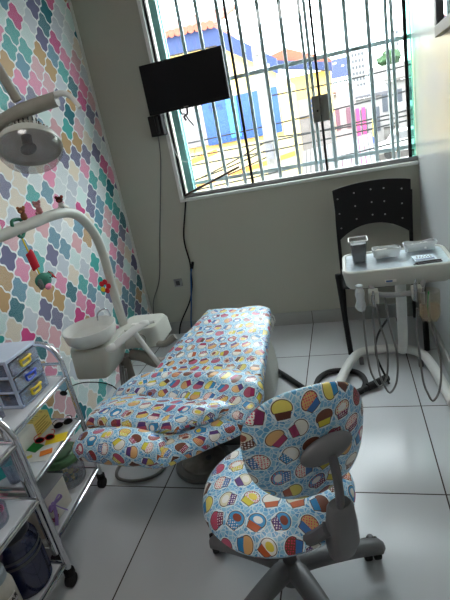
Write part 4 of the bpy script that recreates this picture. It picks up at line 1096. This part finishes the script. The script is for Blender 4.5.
for k in range(7): box2(bm, (-.7, 13.94, 1.1 + .13 * k), (-.36, 14, 1.19 + .13 * k))
obj('blue_louver', bm, bl, t, smooth=False)

t = thing('utility_pole', 'grey concrete utility pole carrying street cables', 'pole', (-1.05, 7.2, -2.5))
bm = BM(); tube(bm, [(-1.08, 7.5, -2.5), (-1.06, 7.5, 2.65)], [.13, .085], 12, 0); obj('pole', bm, plain(104, 100, 96, .9, var=.2), t)
bm = BM(); lathe(bm, (-1.08, 7.37, 1.0), [(0, 0), (.06, 0), (.06, .22), (0, .22)], 14); obj('transformer', bm, plain(90, 88, 92, .7), t)
bm = BM(); box(bm, (-1.06, 7.45, 2.5), (.05, .3, .05)); box(bm, (-1.06, 7.45, 2.3), (.3, .05, .05)); ell(bm, (-1.05, 7.33, 2.05), (.05, .04, .06)); obj('crossarm', bm, M['greyl'], t)
cabs = [((-5, 7.4, 1.5), (6, 7.6, 2.1), .25), ((-5, 7.3, 1.35), (6, 7.3, 1.85), .3), ((-5, 7.22, 1.22), (6, 7.22, 1.72), .3), ((-5, 7.14, .7), (6, 7.14, 1.62), .25), ((-4, 7.4, .62), (-1.07, 7.5, 1.28), .12), ((-4, 7.4, .75), (-1.07, 7.5, 1.15), .1), ((-4, 7.4, .55), (-1.07, 7.5, 1.05), .08), ((-1.07, 7.5, 1.9), (7, 9, 2.9), .3), ((-1.07, 7.5, 1.3), (7, 9, 2.1), .35)]
for k, (a, b, s) in enumerate(cabs):
    bm = BM(); P = [V(a).lerp(V(b), q / 8) - V((0, 0, s * 4 * (q / 8) * (1 - q / 8))) for q in range(9)]
    tube(bm, P, .013, 6, 2); tag(obj('street_cable', bm, M['black']), 'thin dark overhead cable strung along the street', 'cable', 'overhead street cables')

t = thing('grey_awning', 'long grey corrugated awning over the pavement right of the utility pole', 'awning', (-.2, 11, -2.2))
bm = BM()
for k in range(16): prism(bm, [(-.9 + .1 * k, 10.4, .15 + .008 * k), (-.82 + .1 * k, 10.4, .15 + .008 * k), (-.82 + .1 * k, 11.6, .75 + .008 * k), (-.9 + .1 * k, 11.6, .75 + .008 * k)], (0, 0, .03))
box2(bm, (-.9, 10.4, .12), (.7, 10.44, .2)); obj('roof_sheet', bm, plain(96, 98, 104, .6, var=.3, scale=6), t, smooth=False)
for x in (-.85, -.1, .62):
    bm = BM(); tube(bm, [(x, 10.45, -2), (x, 10.45, .14)], .03, 8, 0); obj('post', bm, M['greyd'], t)
def facade(name, label, cat, x0, x1, y, z0, z1, d, mat, roof=None, win=None, rows=0, cols=0):
    t = thing(name, label, cat, ((x0 + x1) / 2, y, z0))
    bm = BM(); box2(bm, (x0, y, z0), (x1, y + d, z1)); obj('walls', bm, mat, t, smooth=False)
    if roof:
        bm = BM(); prism(bm, [(x0 - .3, y - .3, z1), (x1 + .3, y - .3, z1), (x1 + .3, y + d * .5, z1 + roof[0]), (x0 - .3, y + d * .5, z1 + roof[0])], (0, 0, .12)); obj('roof', bm, roof[1], t, smooth=False)
    for r_ in range(rows):
        for c_ in range(cols):
            w = (x1 - x0) / cols; h = (z1 - z0) / rows
            bm = BM(); box2(bm, (x0 + w * (c_ + .25), y - .03, z0 + h * (r_ + .35)), (x0 + w * (c_ + .75), y + .01, z0 + h * (r_ + .8))); obj('window', bm, win, t, smooth=False)
wg = plain(54, 58, 66, .4); wt = plain(128, 124, 121, .8, var=.04, scale=2)
facade('apartment_block', 'pale many windowed apartment block on the skyline behind the billboard', 'building', 1.3, 2.25, 40, 2.5, 5.5, 2, wt, None, wg, 7, 4)
facade('apartment_tower', 'slim grey apartment tower on the skyline at the far right', 'building', 4.5, 5.0, 42, 2.5, 6.6, 1, wt, None, wg, 10, 2)
facade('white_house', 'white house with grey roof in the middle distance behind the pink columns', 'house', .3, 2.0, 24, -.5, 1.9, 3, wt, (.5, plain(76, 74, 78, .8)), wg, 1, 3)
facade('pink_shop', 'pale shop front with pink columns down the street', 'shop', -.3, .62, 18, -1.2, 1.9, 3, plain(140, 126, 128, .8), None, plain(96, 60, 76, .6), 2, 2)
facade('grey_house', 'low house with sloping grey roof left of the trees', 'house', 2.2, 4.6, 30, .2, 2.6, 4, wt, (.9, plain(92, 86, 82, .8)), wg, 1, 3)
facade('cream_house', 'long cream house with brown roof below the billboard', 'house', -1.5, 1.0, 32, -.6, 2.6, 4, plain(140, 126, 112, .8), (.5, plain(96, 66, 54, .8)), wg, 1, 3)
facade('pale_warehouse', 'white building with flat roof beside the street at the right', 'building', 2.6, 5, 20, -.3, 1.1, 4, wt, (.2, plain(110, 108, 108, .8)), wg, 1, 3)
for k, x in enumerate((.66, .86)):
    bm = BM(); box2(bm, (x - .06, 17.9, -1), (x + .06, 18.02, 1.5)); tag(obj('pink_column', bm, plain(170, 50, 104, .7)), ('bright pink street column, left one of the pair', 'bright pink street column, right one of the pair')[k], 'column')
t = thing('yellow_sign', 'yellow and blue roadside sign post beside the parked car', 'sign', (1.33, 20, -.3))
bm = BM(); box2(bm, (1.24, 19.95, .35), (1.42, 20.05, 1.0)); obj('upper_panel', bm, plain(240, 196, 40, .6), t, smooth=False)
bm = BM(); box2(bm, (1.24, 19.95, .1), (1.42, 20.05, .35)); obj('lower_panel', bm, plain(40, 80, 190, .6), t, smooth=False)
bm = BM(); box2(bm, (1.3, 19.97, -.6), (1.36, 20.03, .1)); obj('post', bm, M['greyl'], t, smooth=False)
bb_ = thing('billboard', 'blue billboard on posts standing above the roofs', 'billboard', (.35, 40, 2.5))
bm = BM(); box2(bm, (-.25, 40, 4.02), (.98, 40.15, 5.35)); pn = obj('panel', bm, plain(52, 62, 130, .6, var=.05), bb_, smooth=False)
bm = BM(); box2(bm, (-.05, 39.98, 5.0), (.07, 40, 5.1)); box2(bm, (.11, 39.98, 5.02), (.2, 40, 5.12)); box2(bm, (.56, 39.98, 4.75), (.76, 40, 4.81)); box2(bm, (.62, 39.98, 4.8), (.68, 40, 4.88)); obj('marks', bm, M['paperw'], pn, smooth=False)
bm = BM(); box2(bm, (-.15, 40.02, 2.4), (-.05, 40.12, 4.02)); box2(bm, (.8, 40.02, 2.4), (.9, 40.12, 4.02)); obj('posts', bm, M['greyl'], bb_, smooth=False)
def tree(label, c, r, h0, mat, n=5):
    t = thing('street_tree', label, 'tree', (c[0], c[1], h0))
    bm = BM()
    for k in range(n):
        p = V(c) + V((random.uniform(-.6, .6) * r, random.uniform(-.5, .5) * r, random.uniform(-.4, .5) * r)); ell(bm, p, (r * .6, r * .6, r * .5), None, 18, 12)
    for v in bm.verts: v.co += V((noise.noise(v.co * 2.2 / r), noise.noise(v.co * 2.2 / r + V((7, 0, 0))), noise.noise(v.co * 2.2 / r + V((0, 5, 0))))) * r * .35
    obj('crown', bm, mat, t)
    bm = BM(); tube(bm, [(c[0], c[1], h0), (c[0], c[1], c[2])], r * .09, 8, 0); obj('trunk', bm, M['wood'], t)
tgm = plain(50, 78, 46, .9, var=.5, scale=3, bmp=.8)
tree('rounded tree on the skyline left of the slim tower', (3.7, 38, 4.3), .75, 1.0, tgm)
tree('leafy tree behind the right edge of the window', (5.0, 26, 2.1), 1.0, .2, tgm, 8)
tree('large leafy tree nearest the right window edge', (3.9, 14, 1.5), 1.1, -1.3, plain(44, 84, 50, .9, var=.5, scale=5, bmp=.8), 10)
def car(label, x, y, z, mat):
    t = thing('parked_car', label, 'car', (x, y, z))
    bm = BM(); prism(bm, [(x - .9, y, z + .2), (x - .9, y, z + .55), (x - .55, y, z + .62), (x - .3, y, z + .95), (x + .4, y, z + .95), (x + .65, y, z + .6), (x + .9, y, z + .55), (x + .9, y, z + .2)], (0, .8, 0)); bo_ = obj('body', bm, mat, t, bevel=.05)
    bm = BM(); prism(bm, [(x - .48, y - .01, z + .63), (x - .27, y - .01, z + .88), (x + .37, y - .01, z + .88), (x + .56, y - .01, z + .63)], (0, .82, 0)); obj('windows', bm, M['greyd'], bo_, smooth=False)
    for dx in (-.55, .55):
        bm = BM(); cyl(bm, (x + dx, y - .02, z + .18), (x + dx, y + .1, z + .18), .18, 16); obj('wheel', bm, M['rubber'], t)
car('white car parked up the street beside the yellow sign', 2.2, 18.2, -.42, plain(214, 214, 214, .4))
car('grey car parked at the right behind the white car', 4.2, 18.6, -.4, plain(130, 134, 140, .4))

# ------------------------------------------------------------------ light, camera
w = bpy.data.worlds.new('sky'); S.world = w; w.use_nodes = True
bg = w.node_tree.nodes['Background']; bg.inputs[0].default_value = (.93, .97, 1, 1); bg.inputs[1].default_value = 5.0
fill_p = thing('fill_panel', 'added white glowing fill panel, unseen above the camera', 'fill panel', (-.6, .3, ZC - .03))  # added glowing panel, out of view, fills the room against the bright window
m, nt, b = newmat('fill_glow'); b.inputs['Emission Color'].default_value = (1, .97, .93, 1); b.inputs['Emission Strength'].default_value = 2.6
bm = BM(); box2(bm, (-1.0, .0, ZC - .028), (-.3, .7, ZC - .02)); obj('fill_face', bm, m, fill_p, smooth=False)
bm = BM(); box2(bm, (-1.02, -.02, ZC - .02), (-.28, .72, ZC)); obj('fill_backing', bm, M['white'], fill_p, smooth=False)

cam = bpy.data.cameras.new('camera'); co = bpy.data.objects.new('camera', cam); C.objects.link(co); S.camera = co
r0 = V((0.95663229, 0.22559556, -0.18428593)); r1 = V((-0.09032452, -0.37173157, -0.92393567)); r2 = V((-0.27694068, 0.90051223, -0.33523361))
mt = Matrix((r0, -r1, -r2)).transposed().to_4x4(); mt.translation = V((0, 0, 1.46)); co.matrix_world = mt
cam.sensor_fit = 'VERTICAL'; cam.sensor_height = 36; cam.lens = 451.924 / 600 * 36; cam.clip_start = .02; cam.clip_end = 500

vs_ = S.view_settings; vs_.view_transform = 'Standard'; vs_.look = 'None'; vs_.gamma = 1; vs_.exposure = 1.5
try: vs_.use_curve_mapping = False
except Exception: pass
S.cycles.use_denoising = True
S.cycles.max_bounces = 10; S.cycles.diffuse_bounces = 6; S.cycles.transparent_max_bounces = 16
S.cycles.sample_clamp_indirect = 8
S.cycles.caustics_reflective = False; S.cycles.caustics_refractive = False
